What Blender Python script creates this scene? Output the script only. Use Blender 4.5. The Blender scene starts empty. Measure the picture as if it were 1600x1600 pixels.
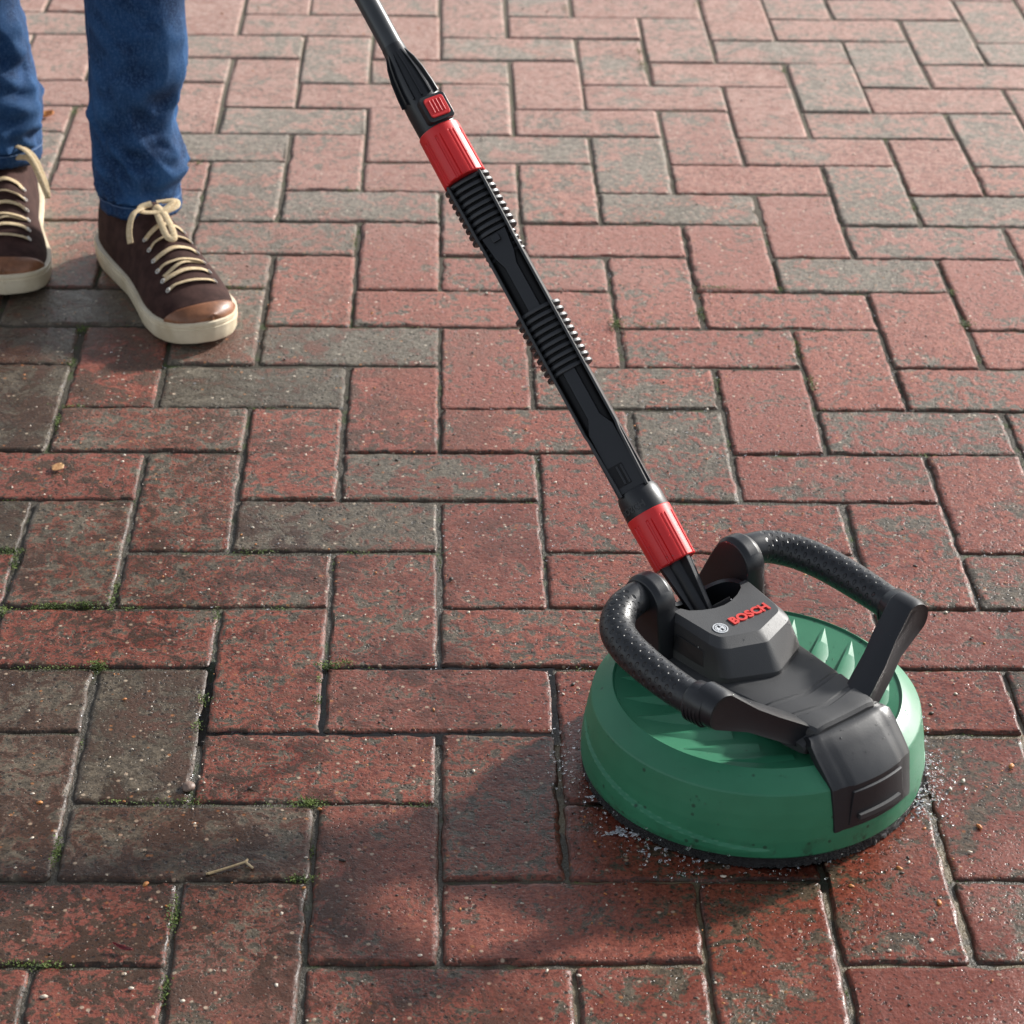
import bpy, bmesh, math, random
import numpy as np
from mathutils import Vector, Matrix, noise

S = bpy.context.scene
R = math.radians
random.seed(7)
rng = np.random.default_rng(7)

# ------------------------------------------------------------------ camera
cd = bpy.data.cameras.new('camera')
cam = bpy.data.objects.new('camera', cd)
S.collection.objects.link(cam)
cam.location = (-0.00281, -1.41054, 1.19225)
cam.rotation_euler = (1.0521708, -0.0183882, -0.0248810)
cd.sensor_width = 36.0
cd.lens = 3825.644 / 1600 * 36.0
cd.clip_start = 0.05
cd.clip_end = 400
cd.dof.use_dof = True
cd.dof.focus_distance = 2.06
cd.dof.aperture_fstop = 13.0
S.camera = cam

# ------------------------------------------------------------------ light
SUN_AZ = (0.788, 0.616)
SUN_EL = R(26)
W = bpy.data.worlds.new('World')
S.world = W
W.use_nodes = True
wn = W.node_tree.nodes
wl = W.node_tree.links
bg = wn['Background']
sky = wn.new('ShaderNodeTexSky')
sky.sky_type = 'NISHITA'
sky.sun_disc = False
sky.sun_elevation = SUN_EL
sky.sun_rotation = math.atan2(SUN_AZ[0], SUN_AZ[1])
sky.air_density = 1.0
sky.dust_density = 1.2
sky.ozone_density = 1.0
hs = wn.new('ShaderNodeHueSaturation'); hs.inputs['Saturation'].default_value = .36
wl.new(sky.outputs[0], hs.inputs['Color']); wl.new(hs.outputs[0], bg.inputs[0])
bg.inputs[1].default_value = 0.14
sl = bpy.data.lights.new('sun', 'SUN')
sl.energy = 5.0
sl.angle = R(4.0)
sl.color = (1.0, 0.965, 0.915)
sun = bpy.data.objects.new('sun', sl)
S.collection.objects.link(sun)
sun.rotation_euler = Vector((SUN_AZ[0] * math.cos(SUN_EL), SUN_AZ[1] * math.cos(SUN_EL), math.sin(SUN_EL))).to_track_quat('Z', 'Y').to_euler()
sun.location = (2, 2, 3)
S.view_settings.view_transform = 'Standard'
S.view_settings.look = 'None'
S.view_settings.exposure = 0.46
S.view_settings.gamma = 1.0

# ------------------------------------------------------------------ helpers
def link(o, parent=None):
    S.collection.objects.link(o)
    if parent is not None:
        o.parent = parent
    return o

def obj(name, verts, faces, m, parent=None, smooth=None, bevel=0.0, segs=2, mats=None, fmat=None):
    me = bpy.data.meshes.new(name)
    me.from_pydata([tuple(v) for v in verts], [], [tuple(f) for f in faces])
    bm = bmesh.new(); bm.from_mesh(me)
    bmesh.ops.recalc_face_normals(bm, faces=bm.faces)
    bm.to_mesh(me); bm.free()
    for mm in (mats or [m]):
        me.materials.append(mm)
    if fmat is not None:
        for p, i in zip(me.polygons, fmat): p.material_index = i
    if smooth is not None:
        me.polygons.foreach_set('use_smooth', [True] * len(me.polygons))
        if smooth < 180:
            me.set_sharp_from_angle(angle=R(smooth))
    o = bpy.data.objects.new(name, me)
    link(o, parent)
    if bevel:
        b = o.modifiers.new('bevel', 'BEVEL')
        b.width = bevel; b.segments = segs; b.limit_method = 'ANGLE'; b.angle_limit = R(28)
        b.harden_normals = smooth is not None
    return o

def empty(name, loc, rz=0, label=None, cat=None, group=None):
    o = bpy.data.objects.new(name, None)
    link(o)
    o.location = loc; o.rotation_euler = (0, 0, rz)
    o.empty_display_size = 0.05
    if label: o['label'] = label
    if cat: o['category'] = cat
    if group: o['group'] = group
    return o

def tag(o, label, cat, group=None, kind=None):
    o['label'] = label; o['category'] = cat
    if group: o['group'] = group
    if kind: o['kind'] = kind
    return o

class MB:
    """collects shapes for ONE mesh"""
    def __init__(s): s.v = []; s.f = []
    def add(s, vs, fs):
        n = len(s.v); s.v += [tuple(x) for x in vs]; s.f += [tuple(i + n for i in f) for f in fs]
    def box(s, c, h, M=None):
        vs = []
        for x in (-1, 1):
            for y in (-1, 1):
                for z in (-1, 1):
                    p = Vector((x * h[0], y * h[1], z * h[2]))
                    if M is not None: p = M @ p
                    vs.append(p + Vector(c))
        s.add(vs, [(0, 1, 3, 2), (4, 6, 7, 5), (0, 4, 5, 1), (2, 3, 7, 6), (0, 2, 6, 4), (1, 5, 7, 3)])
    def loft(s, rings, cap=True, closed=True):
        n = len(rings[0]); vs = [p for r in rings for p in r]; fs = []
        m = n if closed else n - 1
        for i in range(len(rings) - 1):
            for j in range(m):
                k = (j + 1) % n
                fs.append((i * n + j, i * n + k, (i + 1) * n + k, (i + 1) * n + j))
        if cap:
            fs.append(tuple(range(n))); fs.append(tuple((len(rings) - 1) * n + j for j in range(n)))
        s.add(vs, fs)
    def prism(s, poly, axis, a, b):
        """poly of 2D points extruded along axis (0,1,2) from a to b"""
        def P(q, t):
            if axis == 0: return (t, q[0], q[1])
            if axis == 1: return (q[0], t, q[1])
            return (q[0], q[1], t)
        s.loft([[P(q, a) for q in poly], [P(q, b) for q in poly]])
    def tube(s, pts, rad, n=16, cap=True, flat=1.0, up=None):
        pts = [Vector(p) for p in pts]; rings = []
        if not hasattr(rad, '__len__'): rad = [rad] * len(pts)
        t0 = (pts[1] - pts[0]).normalized()
        nn = Vector(up) if up is not None else (t0.orthogonal())
        nn = (nn - t0 * nn.dot(t0)).normalized()
        for i, p in enumerate(pts):
            t = (pts[min(i + 1, len(pts) - 1)] - pts[max(i - 1, 0)]).normalized()
            nn = (nn - t * nn.dot(t)).normalized(); b = t.cross(nn)
            rings.append([p + nn * (math.cos(2 * math.pi * j / n) * rad[i] * flat) + b * (math.sin(2 * math.pi * j / n) * rad[i]) for j in range(n)])
        s.loft(rings, cap)
    def build(s, name, m, parent=None, **k): return obj(name, s.v, s.f, m, parent, **k)

def smoothpath(pts, n):
    """Catmull-Rom resample"""
    P = [Vector(p) for p in pts]; P = [P[0] * 2 - P[1]] + P + [P[-1] * 2 - P[-2]]; out = []
    for i in range(1, len(P) - 2):
        for k in range(n):
            t = k / n; a, b, c, d = P[i - 1:i + 3]
            out.append(0.5 * ((2 * b) + (c - a) * t + (2 * a - 5 * b + 4 * c - d) * t * t + (3 * b - a - 3 * c + d) * t ** 3))
    out.append(P[-2]); return out

def fillet(poly, rads, n=5):
    """round the corners of a closed 2D polygon"""
    out = []; N = len(poly)
    for i in range(N):
        p = Vector(poly[i]); a = Vector(poly[i - 1]); b = Vector(poly[(i + 1) % N]); r = rads[i] if hasattr(rads, '__len__') else rads
        if r <= 0: out.append(tuple(p)); continue
        d1 = (a - p); d2 = (b - p); l = min(r, d1.length * .48, d2.length * .48)
        s1 = p + d1.normalized() * l; s2 = p + d2.normalized() * l
        for k in range(n + 1):
            t = k / n; q = s1 * (1 - t) ** 2 + p * 2 * t * (1 - t) + s2 * t * t
            out.append(tuple(q))
    return out

def interp(x, xs, ys): return float(np.interp(x, xs, ys))

# ------------------------------------------------------------------ materials
class NT:
    def __init__(s, name):
        s.m = bpy.data.materials.new(name); s.m.use_nodes = True
        s.t = s.m.node_tree; s.b = s.t.nodes['Principled BSDF']
    def n(s, typ, **k):
        o = s.t.nodes.new(typ)
        for a, v in k.items():
            if a == 'ins':
                for kk, vv in v.items(): s.put(o.inputs[kk], vv)
            else: setattr(o, a, v)
        return o
    def put(s, sock, v):
        if isinstance(v, bpy.types.NodeSocket): s.t.links.new(v, sock)
        else:
            if hasattr(sock.default_value, '__len__') and not hasattr(v, '__len__'): v = (v,) * len(sock.default_value)
            if hasattr(sock.default_value, '__len__') and len(v) == 3 and len(sock.default_value) == 4: v = tuple(v) + (1,)
            sock.default_value = v
    def math(s, op, a, b=0.0, c=None):
        o = s.n('ShaderNodeMath', operation=op); s.put(o.inputs[0], a); s.put(o.inputs[1], b)
        if c is not None: s.put(o.inputs[2], c)
        return o.outputs[0]
    def mix(s, f, a, b, mode='MIX'):
        o = s.n('ShaderNodeMix', data_type='RGBA', blend_type=mode); s.put(o.inputs[0], f); s.put(o.inputs[6], a); s.put(o.inputs[7], b)
        return o.outputs[2]
    def ramp(s, v, a, b, lo=0.0, hi=1.0, smooth=True):
        o = s.n('ShaderNodeMapRange', interpolation_type='SMOOTHSTEP' if smooth else 'LINEAR')
        s.put(o.inputs[0], v); s.put(o.inputs[1], a); s.put(o.inputs[2], b); s.put(o.inputs[3], lo); s.put(o.inputs[4], hi)
        return o.outputs[0]
    def noise(s, scale, detail=4, rough=.55, vec=None, dist=0.0):
        o = s.n('ShaderNodeTexNoise'); o.inputs['Scale'].default_value = scale; o.inputs['Detail'].default_value = detail
        o.inputs['Roughness'].default_value = rough; o.inputs['Distortion'].default_value = dist
        if vec is not None: s.t.links.new(vec, o.inputs['Vector'])
        return o.outputs[0]
    def voro(s, scale, vec=None, feature='F1', rnd=1.0):
        o = s.n('ShaderNodeTexVoronoi', feature=feature); o.inputs['Scale'].default_value = scale; o.inputs['Randomness'].default_value = rnd
        if vec is not None: s.t.links.new(vec, o.inputs['Vector'])
        return o
    def bump(s, h, strength, dist=0.001, nrm=None):
        o = s.n('ShaderNodeBump'); o.inputs['Strength'].default_value = strength; o.inputs['Distance'].default_value = dist
        s.t.links.new(h, o.inputs['Height'])
        if nrm is not None: s.t.links.new(nrm, o.inputs['Normal'])
        return o.outputs[0]
    def sep(s, v):
        o = s.n('ShaderNodeSeparateXYZ'); s.t.links.new(v, o.inputs[0]); return o.outputs
    def set(s, **k):
        for a, v in k.items(): s.put(s.b.inputs[a.replace('_', ' ')], v)
        return s.m

def plastic(name, col, rough=.4, grain=0.25, gscale=900, spec=.5, var=.12):
    t = NT(name); tc = t.n('ShaderNodeTexCoord').outputs['Object']
    big = t.noise(14, 4, .6, tc); fine = t.noise(gscale, 2, .5, tc)
    c = t.mix(t.ramp(big, .3, .75), tuple(x * (1 - var) for x in col), tuple(min(1, x * (1 + var)) for x in col))
    return t.set(Base_Color=c, Roughness=t.ramp(big, .25, .8, rough - .06, rough + .1), Normal=t.bump(fine, grain, .0003), Specular_IOR_Level=spec)

def green_mat():
    t = NT('green_plastic'); tc = t.n('ShaderNodeTexCoord').outputs['Object']; x, y, z = t.sep(tc)
    big = t.noise(14, 4, .6, tc); fine = t.noise(1400, 2, .5, tc); md = t.noise(70, 5, .65, tc)
    c = t.mix(t.ramp(big, .3, .75), (.023, .158, .080), (.031, .198, .102))
    # mud spots: dense just above the skirt, sparse higher up
    v = t.voro(150, tc); r, g_, b_ = t.sep(v.outputs['Color']); spot = t.ramp(v.outputs['Distance'], .14, .34, 1, 0)
    low = t.ramp(z, .012, .045, .30, .03)
    m1 = t.math('MULTIPLY', t.math('LESS_THAN', r, low), spot)
    m2 = t.math('MULTIPLY', t.ramp(z, .010, .034, .75, 0), t.ramp(md, .50, .66))
    c = t.mix(t.math('MULTIPLY', m1, .75), c, (.010, .028, .016)); c = t.mix(m2, c, (.022, .075, .040))
    return t.set(Base_Color=c, Roughness=t.math('ADD', t.ramp(big, .25, .8, .36, .50), t.math('MULTIPLY', md, .06)), Normal=t.bump(fine, .3, .0003))
M_GREEN = green_mat()
M_BLACK = plastic('black_plastic', (.036, .037, .039), .57, .5, 1200)
M_BLACK2 = plastic('smooth_black_plastic', (.0125, .0138, .0168), .37, .15, 700)
M_BLACK3 = plastic('mid_black_plastic', (.026, .028, .032), .42, .15, 700)
M_DARK = plastic('deep_black_plastic', (.006, .006, .007), .5, .2, 700, .3)
M_RED = plastic('red_plastic', (.66, .020, .022), .42, .15, 600)
M_REDTXT = plastic('red_lettering', (.62, .045, .035), .45, .1, 600)
M_SILVER = plastic('silver_print', (.62, .64, .66), .35, .05, 600)

def grip_mat():
    t = NT('dimpled_grip_rubber')
    at = t.n('ShaderNodeAttribute', attribute_name='grip').outputs['Vector']
    x, y, z = t.sep(at)
    row = t.math('FLOOR', y); off = t.math('MULTIPLY', t.math('MODULO', row, 2.0), .5)
    fx = t.math('SUBTRACT', t.math('FRACT', t.math('ADD', x, off)), .5); fy = t.math('SUBTRACT', t.math('FRACT', y), .5)
    d = t.math('SQRT', t.math('ADD', t.math('MULTIPLY', fx, fx), t.math('MULTIPLY', fy, fy)))
    dim = t.math('MULTIPLY', t.ramp(d, .20, .32, 1, 0), z)
    h = t.math('SUBTRACT', 1.0, dim)
    tc = t.n('ShaderNodeTexCoord').outputs['Object']
    nb = t.bump(t.noise(1100, 2, .5, tc), .2, .0003)
    c = t.mix(dim, (.0155, .017, .020), (.009, .010, .012))
    return t.set(Base_Color=c, Roughness=.38, Normal=t.bump(h, .9, .0012, nb))
M_GRIP = grip_mat()

def brick_mat():
    t = NT('wet_clay_paver'); geo = t.n('ShaderNodeNewGeometry'); P = geo.outputs['Position']
    px, py, pz = t.sep(P)
    at = t.n('ShaderNodeAttribute', attribute_name='tone'); tr, tg, tb = t.sep(at.outputs['Vector'])
    # each brick gets its own offset in the noise fields
    offs = t.n('ShaderNodeVectorMath', operation='MULTIPLY_ADD'); t.t.links.new(at.outputs['Vector'], offs.inputs[0]); offs.inputs[1].default_value = (0, 3.1, 5.7); t.t.links.new(P, offs.inputs[2])
    Q = offs.outputs[0]
    n_med = t.noise(15, 4, .6, Q, .6); n_big = t.noise(4.5, 3, .55, P); n_fine = t.noise(135, 5, .74, Q); n_mid = t.noise(33, 6, .72, Q, 1.2); n_mic = t.noise(340, 3, .6, Q)
    c0 = lambda n, k: t.math('MULTIPLY', t.math('SUBTRACT', n, .5), k)
    # wet zone round the machine and towards the front; dry and dusty further off
    wy = t.math('ADD', py, c0(n_big, .55))
    wet = t.ramp(wy, .40, 1.25, 1, 0)
    wetL = t.math('MULTIPLY', t.ramp(t.math('ADD', px, c0(n_big, .4)), -.48, -.26, 1, 0), t.ramp(wy, 1.15, 1.38, 1, 0))
    wet = t.math('MAXIMUM', wet, wetL)
    dvx = t.math('SUBTRACT', px, .2595); dvy = t.math('SUBTRACT', py, .254)
    dist_m = t.math('SQRT', t.math('ADD', t.math('MULTIPLY', dvx, dvx), t.math('MULTIPLY', dvy, dvy)))
    soak = t.ramp(t.math('ADD', dist_m, c0(n_med, .22)), .17, .29, 1, 0)
    film = t.math('MAXIMUM', t.math('MULTIPLY', soak, .85), t.math('MULTIPLY', wet, t.ramp(t.math('ADD', n_big, c0(n_mid, .9)), .48, .58)))
    # red <-> grey inside one brick: tone + cloudy patches
    w = t.math('ADD', t.math('ADD', tr, c0(n_med, 2.4)), t.math('MULTIPLY', t.math('ADD', c0(n_mid, 5.2), c0(n_fine, 4.0)), t.ramp(tb, 0, 1, .45, 1.25)))
    redf = t.ramp(w, .18, .62)
    red = t.mix(t.ramp(n_fine, .32, .68), (.165, .036, .024), (.40, .128, .082)); red = t.mix(t.ramp(tg, 0, 1), red, (.285, .092, .066))
    grey = t.mix(t.ramp(n_fine, .32, .68), (.072, .062, .045), (.215, .188, .142))
    col = t.mix(redf, grey, red)
    # dark film of algae and dirt on the uncleaned side (left); wears off in blotches
    side = t.math('ADD', t.math('MULTIPLY', px, -1.35), c0(n_big, 1.2))
    near = t.ramp(py, .85, 1.55, 1, .20)
    dsel = t.math('MULTIPLY', t.ramp(side, -.22, .26), near)
    dpat = t.ramp(t.math('ADD', t.math('ADD', c0(n_mid, 5.5), c0(n_fine, 4.5)), t.math('ADD', c0(n_med, 3.5), t.math('ADD', c0(tb, -.6), .5))), .46, .70)
    dirt = t.math('MULTIPLY', dsel, t.math('MULTIPLY', dpat, .88))
    col = t.mix(dirt, col, t.mix(n_mic, (.026, .021, .013), (.098, .080, .052)))
    # arrises coloured darker to damp their sunlit strip, as grime broken up by noise
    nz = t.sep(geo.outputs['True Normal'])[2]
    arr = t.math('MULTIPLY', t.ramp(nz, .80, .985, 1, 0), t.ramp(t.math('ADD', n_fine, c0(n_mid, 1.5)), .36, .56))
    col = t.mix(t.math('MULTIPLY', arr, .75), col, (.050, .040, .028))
    # speckle of the concrete itself
    col = t.mix(t.ramp(n_mic, .50, .62, 0, .7), col, t.mix(1.0, col, (.38, .36, .34), 'MULTIPLY'))
    # aggregate: pale and orange grit, dark pits
    v1 = t.voro(190, P); cr, cg, cb = t.sep(v1.outputs['Color']); dist = v1.outputs['Distance']
    core = t.ramp(dist, .20, .42, 1, 0)
    fpale = t.math('MULTIPLY', t.math('GREATER_THAN', cr, .965), core)
    foran = t.math('MULTIPLY', t.math('GREATER_THAN', cg, .970), core)
    fdark = t.math('MULTIPLY', t.math('GREATER_THAN', cb, .91), core)
    v2 = t.voro(430, P); er, eg, eb = t.sep(v2.outputs['Color']); core2 = t.ramp(v2.outputs['Distance'], .2, .5, 1, 0)
    fp2 = t.math('MULTIPLY', t.math('GREATER_THAN', er, .955), core2); fd2 = t.math('MULTIPLY', t.math('GREATER_THAN', eg, .86), core2)
    col = t.mix(t.math('MULTIPLY', fd2, .8), col, (.022, .016, .012))
    col = t.mix(t.math('MULTIPLY', fdark, .75), col, (.022, .017, .013))
    col = t.mix(t.math('MULTIPLY', fp2, .6), col, (.46, .38, .31))
    col = t.mix(t.math('MULTIPLY', foran, .7), col, (.46, .20, .07))
    col = t.mix(t.math('MULTIPLY', fpale, .8), col, (.60, .52, .41))
    dust = t.mix(t.ramp(t.math('ADD', n_fine, c0(n_mid, .8)), .34, .64), (.335, .205, .165), (.57, .425, .36))
    dryg = t.mix(t.ramp(t.math('ADD', n_fine, c0(n_mid, .8)), .34, .64), (.275, .225, .185), (.48, .415, .35))
    far = t.ramp(wy, .75, 2.1, 0, .56)
    col = t.mix(far, col, t.mix(redf, dryg, dust))
    col = t.mix(wet, col, t.mix(1.0, col, (.70, .63, .58), 'MULTIPLY'))
    col = t.mix(film, col, t.mix(1.0, col, (.80, .72, .68), 'MULTIPLY'))
    rgh = t.math('ADD', t.ramp(wet, 0, 1, .62, .36), t.math('MULTIPLY', t.math('SUBTRACT', n_mid, .5), t.ramp(wet, 0, 1, .2, .8)))
    rgh = t.math('SUBTRACT', rgh, t.math('MULTIPLY', film, .17))
    edge = t.ramp(nz, .86, .99, 1, 0)
    rgh = t.math('ADD', rgh, t.math('MULTIPLY', edge, t.ramp(n_fine, .40, .56, .34, .05)))
    hgt = t.math('ADD', t.math('MULTIPLY', n_fine, .8), t.math('MULTIPLY', n_mic, .4))
    hgt = t.math('SUBTRACT', hgt, t.math('MULTIPLY', t.math('ADD', fdark, fd2), .35)); hgt = t.math('ADD', hgt, t.math('MULTIPLY', fpale, .2))
    b1 = t.n('ShaderNodeBump'); b1.inputs['Distance'].default_value = .0020; t.t.links.new(hgt, b1.inputs['Height']); t.put(b1.inputs['Strength'], t.math('SUBTRACT', t.ramp(wet, 0, 1, .9, .62), t.math('MULTIPLY', film, .25)))
    b2 = t.bump(n_mid, .30, .004, b1.outputs[0])
    return t.set(Base_Color=col, Roughness=rgh, Normal=b2, Specular_IOR_Level=t.ramp(wet, 0, 1, .4, .36))
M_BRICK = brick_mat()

def joint_mat():
    t = NT('joint_sand'); P = t.n('ShaderNodeNewGeometry').outputs['Position']; px, py, pz = t.sep(P)
    n1 = t.noise(26, 4, .6, P); n2 = t.noise(330, 4, .65, P)
    c = t.mix(n2, (.018, .015, .010), (.075, .060, .038))
    c = t.mix(t.math('MULTIPLY', t.ramp(n1, .54, .66), .8), c, (.040, .060, .012))
    c = t.mix(t.ramp(py, .9, 2.2, 0, .55), c, (.22, .185, .135))
    washed = t.math('MULTIPLY', t.ramp(px, .02, .12), t.ramp(py, .30, .42, 1, 0))
    c = t.mix(t.math('MULTIPLY', washed, t.ramp(n1, .40, .58)), c, (.150, .112, .060))
    wet = t.ramp(t.math('ADD', py, t.math('MULTIPLY', n1, .4)), .5, 1.4, 1, 0)
    return t.set(Base_Color=c, Roughness=t.ramp(wet, 0, 1, .85, .42), Normal=t.bump(n2, 1.0, .002))
M_JOINT = joint_mat()

def simple(name, c1, c2, scale, rough=.7, bump=.4, bscale=None, bd=.001, **k):
    t = NT(name); tc = t.n('ShaderNodeTexCoord').outputs['Object']
    n = t.noise(scale, 4, .6, tc); b = t.noise(bscale or scale * 4, 3, .6, tc)
    return t.set(Base_Color=t.mix(t.ramp(n, .3, .7), c1, c2), Roughness=rough, Normal=t.bump(b, bump, bd), **k)

def denim_mat():
    t = NT('blue_denim'); tc = t.n('ShaderNodeTexCoord').outputs['Object']
    x, y, z = t.sep(tc)
    fade = t.noise(16, 4, .6, tc, .6); weave = t.noise(430, 3, .7, tc)
    sc = t.n('ShaderNodeVectorMath', operation='MULTIPLY'); t.t.links.new(tc, sc.inputs[0]); sc.inputs[1].default_value = (700, 700, 90)
    slub = t.noise(1.0, 3, .7, sc.outputs[0])
    c = t.mix(t.ramp(fade, .35, .72), (.0038, .019, .062), (.012, .055, .155))
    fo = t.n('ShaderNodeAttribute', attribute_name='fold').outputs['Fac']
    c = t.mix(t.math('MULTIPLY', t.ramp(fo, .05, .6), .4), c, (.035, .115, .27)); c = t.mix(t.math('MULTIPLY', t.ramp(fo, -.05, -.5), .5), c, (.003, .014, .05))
    c = t.mix(t.math('MULTIPLY', t.ramp(slub, .45, .75), .5), c, (.055, .13, .27))
    c = t.mix(t.math('MULTIPLY', t.ramp(weave, .48, .68), .30), c, (.10, .19, .34))
    return t.set(Base_Color=c, Roughness=.82, Normal=t.bump(t.math('ADD', weave, t.math('MULTIPLY', slub, .6)), .6, .0008), Specular_IOR_Level=.2)
M_DENIM = denim_mat()
M_STITCH = simple('denim_stitching', (.05, .10, .2), (.09, .16, .3), 200, .8)
M_SUEDE = simple('brown_suede', (.030, .0135, .0115), (.060, .029, .024), 60, .9, .5, 900, .0006, Specular_IOR_Level=.2)
M_TAN = simple('tan_leather', (.15, .058, .025), (.29, .120, .055), 50, .42, .2, 500, .0005)
M_SOLE = simple('cream_rubber', (.56, .47, .32), (.72, .63, .47), 28, .55, .15, 300, .0005)
M_LACE = simple('beige_lace', (.52, .38, .21), (.66, .52, .33), 300, .8, .8, 1100, .0006)
M_EYE = plastic('steel_eyelet', (.6, .58, .54), .3, .05, 600)
M_MOSS = simple('moss', (.018, .040, .006), (.115, .165, .018), 120, .75, .5, 900, .001)
M_LEAF = simple('dry_leaf', (.30, .14, .05), (.46, .27, .12), 120, .6, .5, 500)
M_ORANGE = simple('orange_leaf', (.42, .13, .03), (.5, .22, .06), 200, .55, .4, 600)
M_TWIG = simple('dry_straw', (.38, .27, .14), (.52, .40, .24), 90, .65, .5, 700)
M_STONE = simple('pebble_stone', (.13, .085, .065), (.24, .165, .13), 120, .5, .4, 600)
M_GRIT = simple('pale_grit', (.45, .38, .30), (.66, .58, .48), 40, .5, .3)
t_ = NT('water'); M_WATER = t_.set(Base_Color=(1, 1, 1), Roughness=.02, IOR=1.33, Transmission_Weight=1.0)
t_ = NT('white_water'); M_FOAM = t_.set(Base_Color=(.9, .92, .95), Roughness=.08, IOR=1.33, Transmission_Weight=.75)

# ------------------------------------------------------------------ ground
g = obj('ground', [(-60, -60, -.0032), (60, -60, -.0032), (60, 60, -.0032), (-60, 60, -.0032)], [(0, 1, 2, 3)], M_JOINT)
g['kind'] = 'structure'

TONE = {}
def tn(v, s):
    for it in s.split():
        k, r = it.split(':'); TONE[(int(k), v)] = float(r)
tn(22, '5:.4 -2:.6'); tn(21, '-3:.7 5:.75 4:.7'); tn(20, '7:.15 -4:.45 4:.4 0:.35'); tn(19, '-1:.4 -2:.4 6:.2 -5:.35 2:.55 7:.6')
tn(18, '5:.2 1:.8 2:.65 6:.85 -3:.8 -2:.75'); tn(17, '-3:.12 -4:.8 0:.8 1:.7 4:.85 5:.45 8:.6'); tn(16, '-4:.18 -1:.85 0:.3 3:.7 4:.55 7:.28')
tn(15, '2:.12 -1:.8 -2:.9 3:.9 6:.8 7:.8 -6:.3 -5:.7'); tn(14, '-3:.22 -2:.22 1:.5 2:.2 5:.1 6:.2 -6:.5'); tn(13, '-3:.35 0:.5 1:.85 4:.9 5:.45 -4:.4')
tn(12, '-1:.75 0:.65 3:.85 4:.25 -4:.4 -5:.4'); tn(11, '-2:.95 -1:.9 2:.8 3:.85 -5:.1 6:.85'); tn(10, '-3:.3 -2:.15 1:.75 2:.85 5:.85 -6:.4')
tn(9, '-4:1.05 -3:.12 0:.85 1:.35 4:.95 5:.5'); tn(8, '-5:.35 -4:.55 -1:1.1 0:.7 3:1 4:.35'); tn(7, '-5:.9 -2:.85 -1:.3 2:.08 3:.6')
tn(6, '-3:.5 -2:.3 1:.8 2:.8 5:.7'); tn(5, '-4:.35 -3:.55 0:.75 1:.6 4:.75'); tn(4, '-4:.8 -1:.6 0:.5 3:.75 4:.8')
tn(3, '-5:.4 -2:.8 -1:.75 2:.8 3:.75'); tn(2, '-3:.3 -2:.75 1:.8 2:.8'); tn(1, '-4:.4 -3:.35 0:.5 1:.95 4:.5'); tn(0, '-4:.8 -1:.75 0:.85 3:.75'); tn(-1, '-2:.6 -1:.75 2:.6 3:.95 -5:1')

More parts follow.
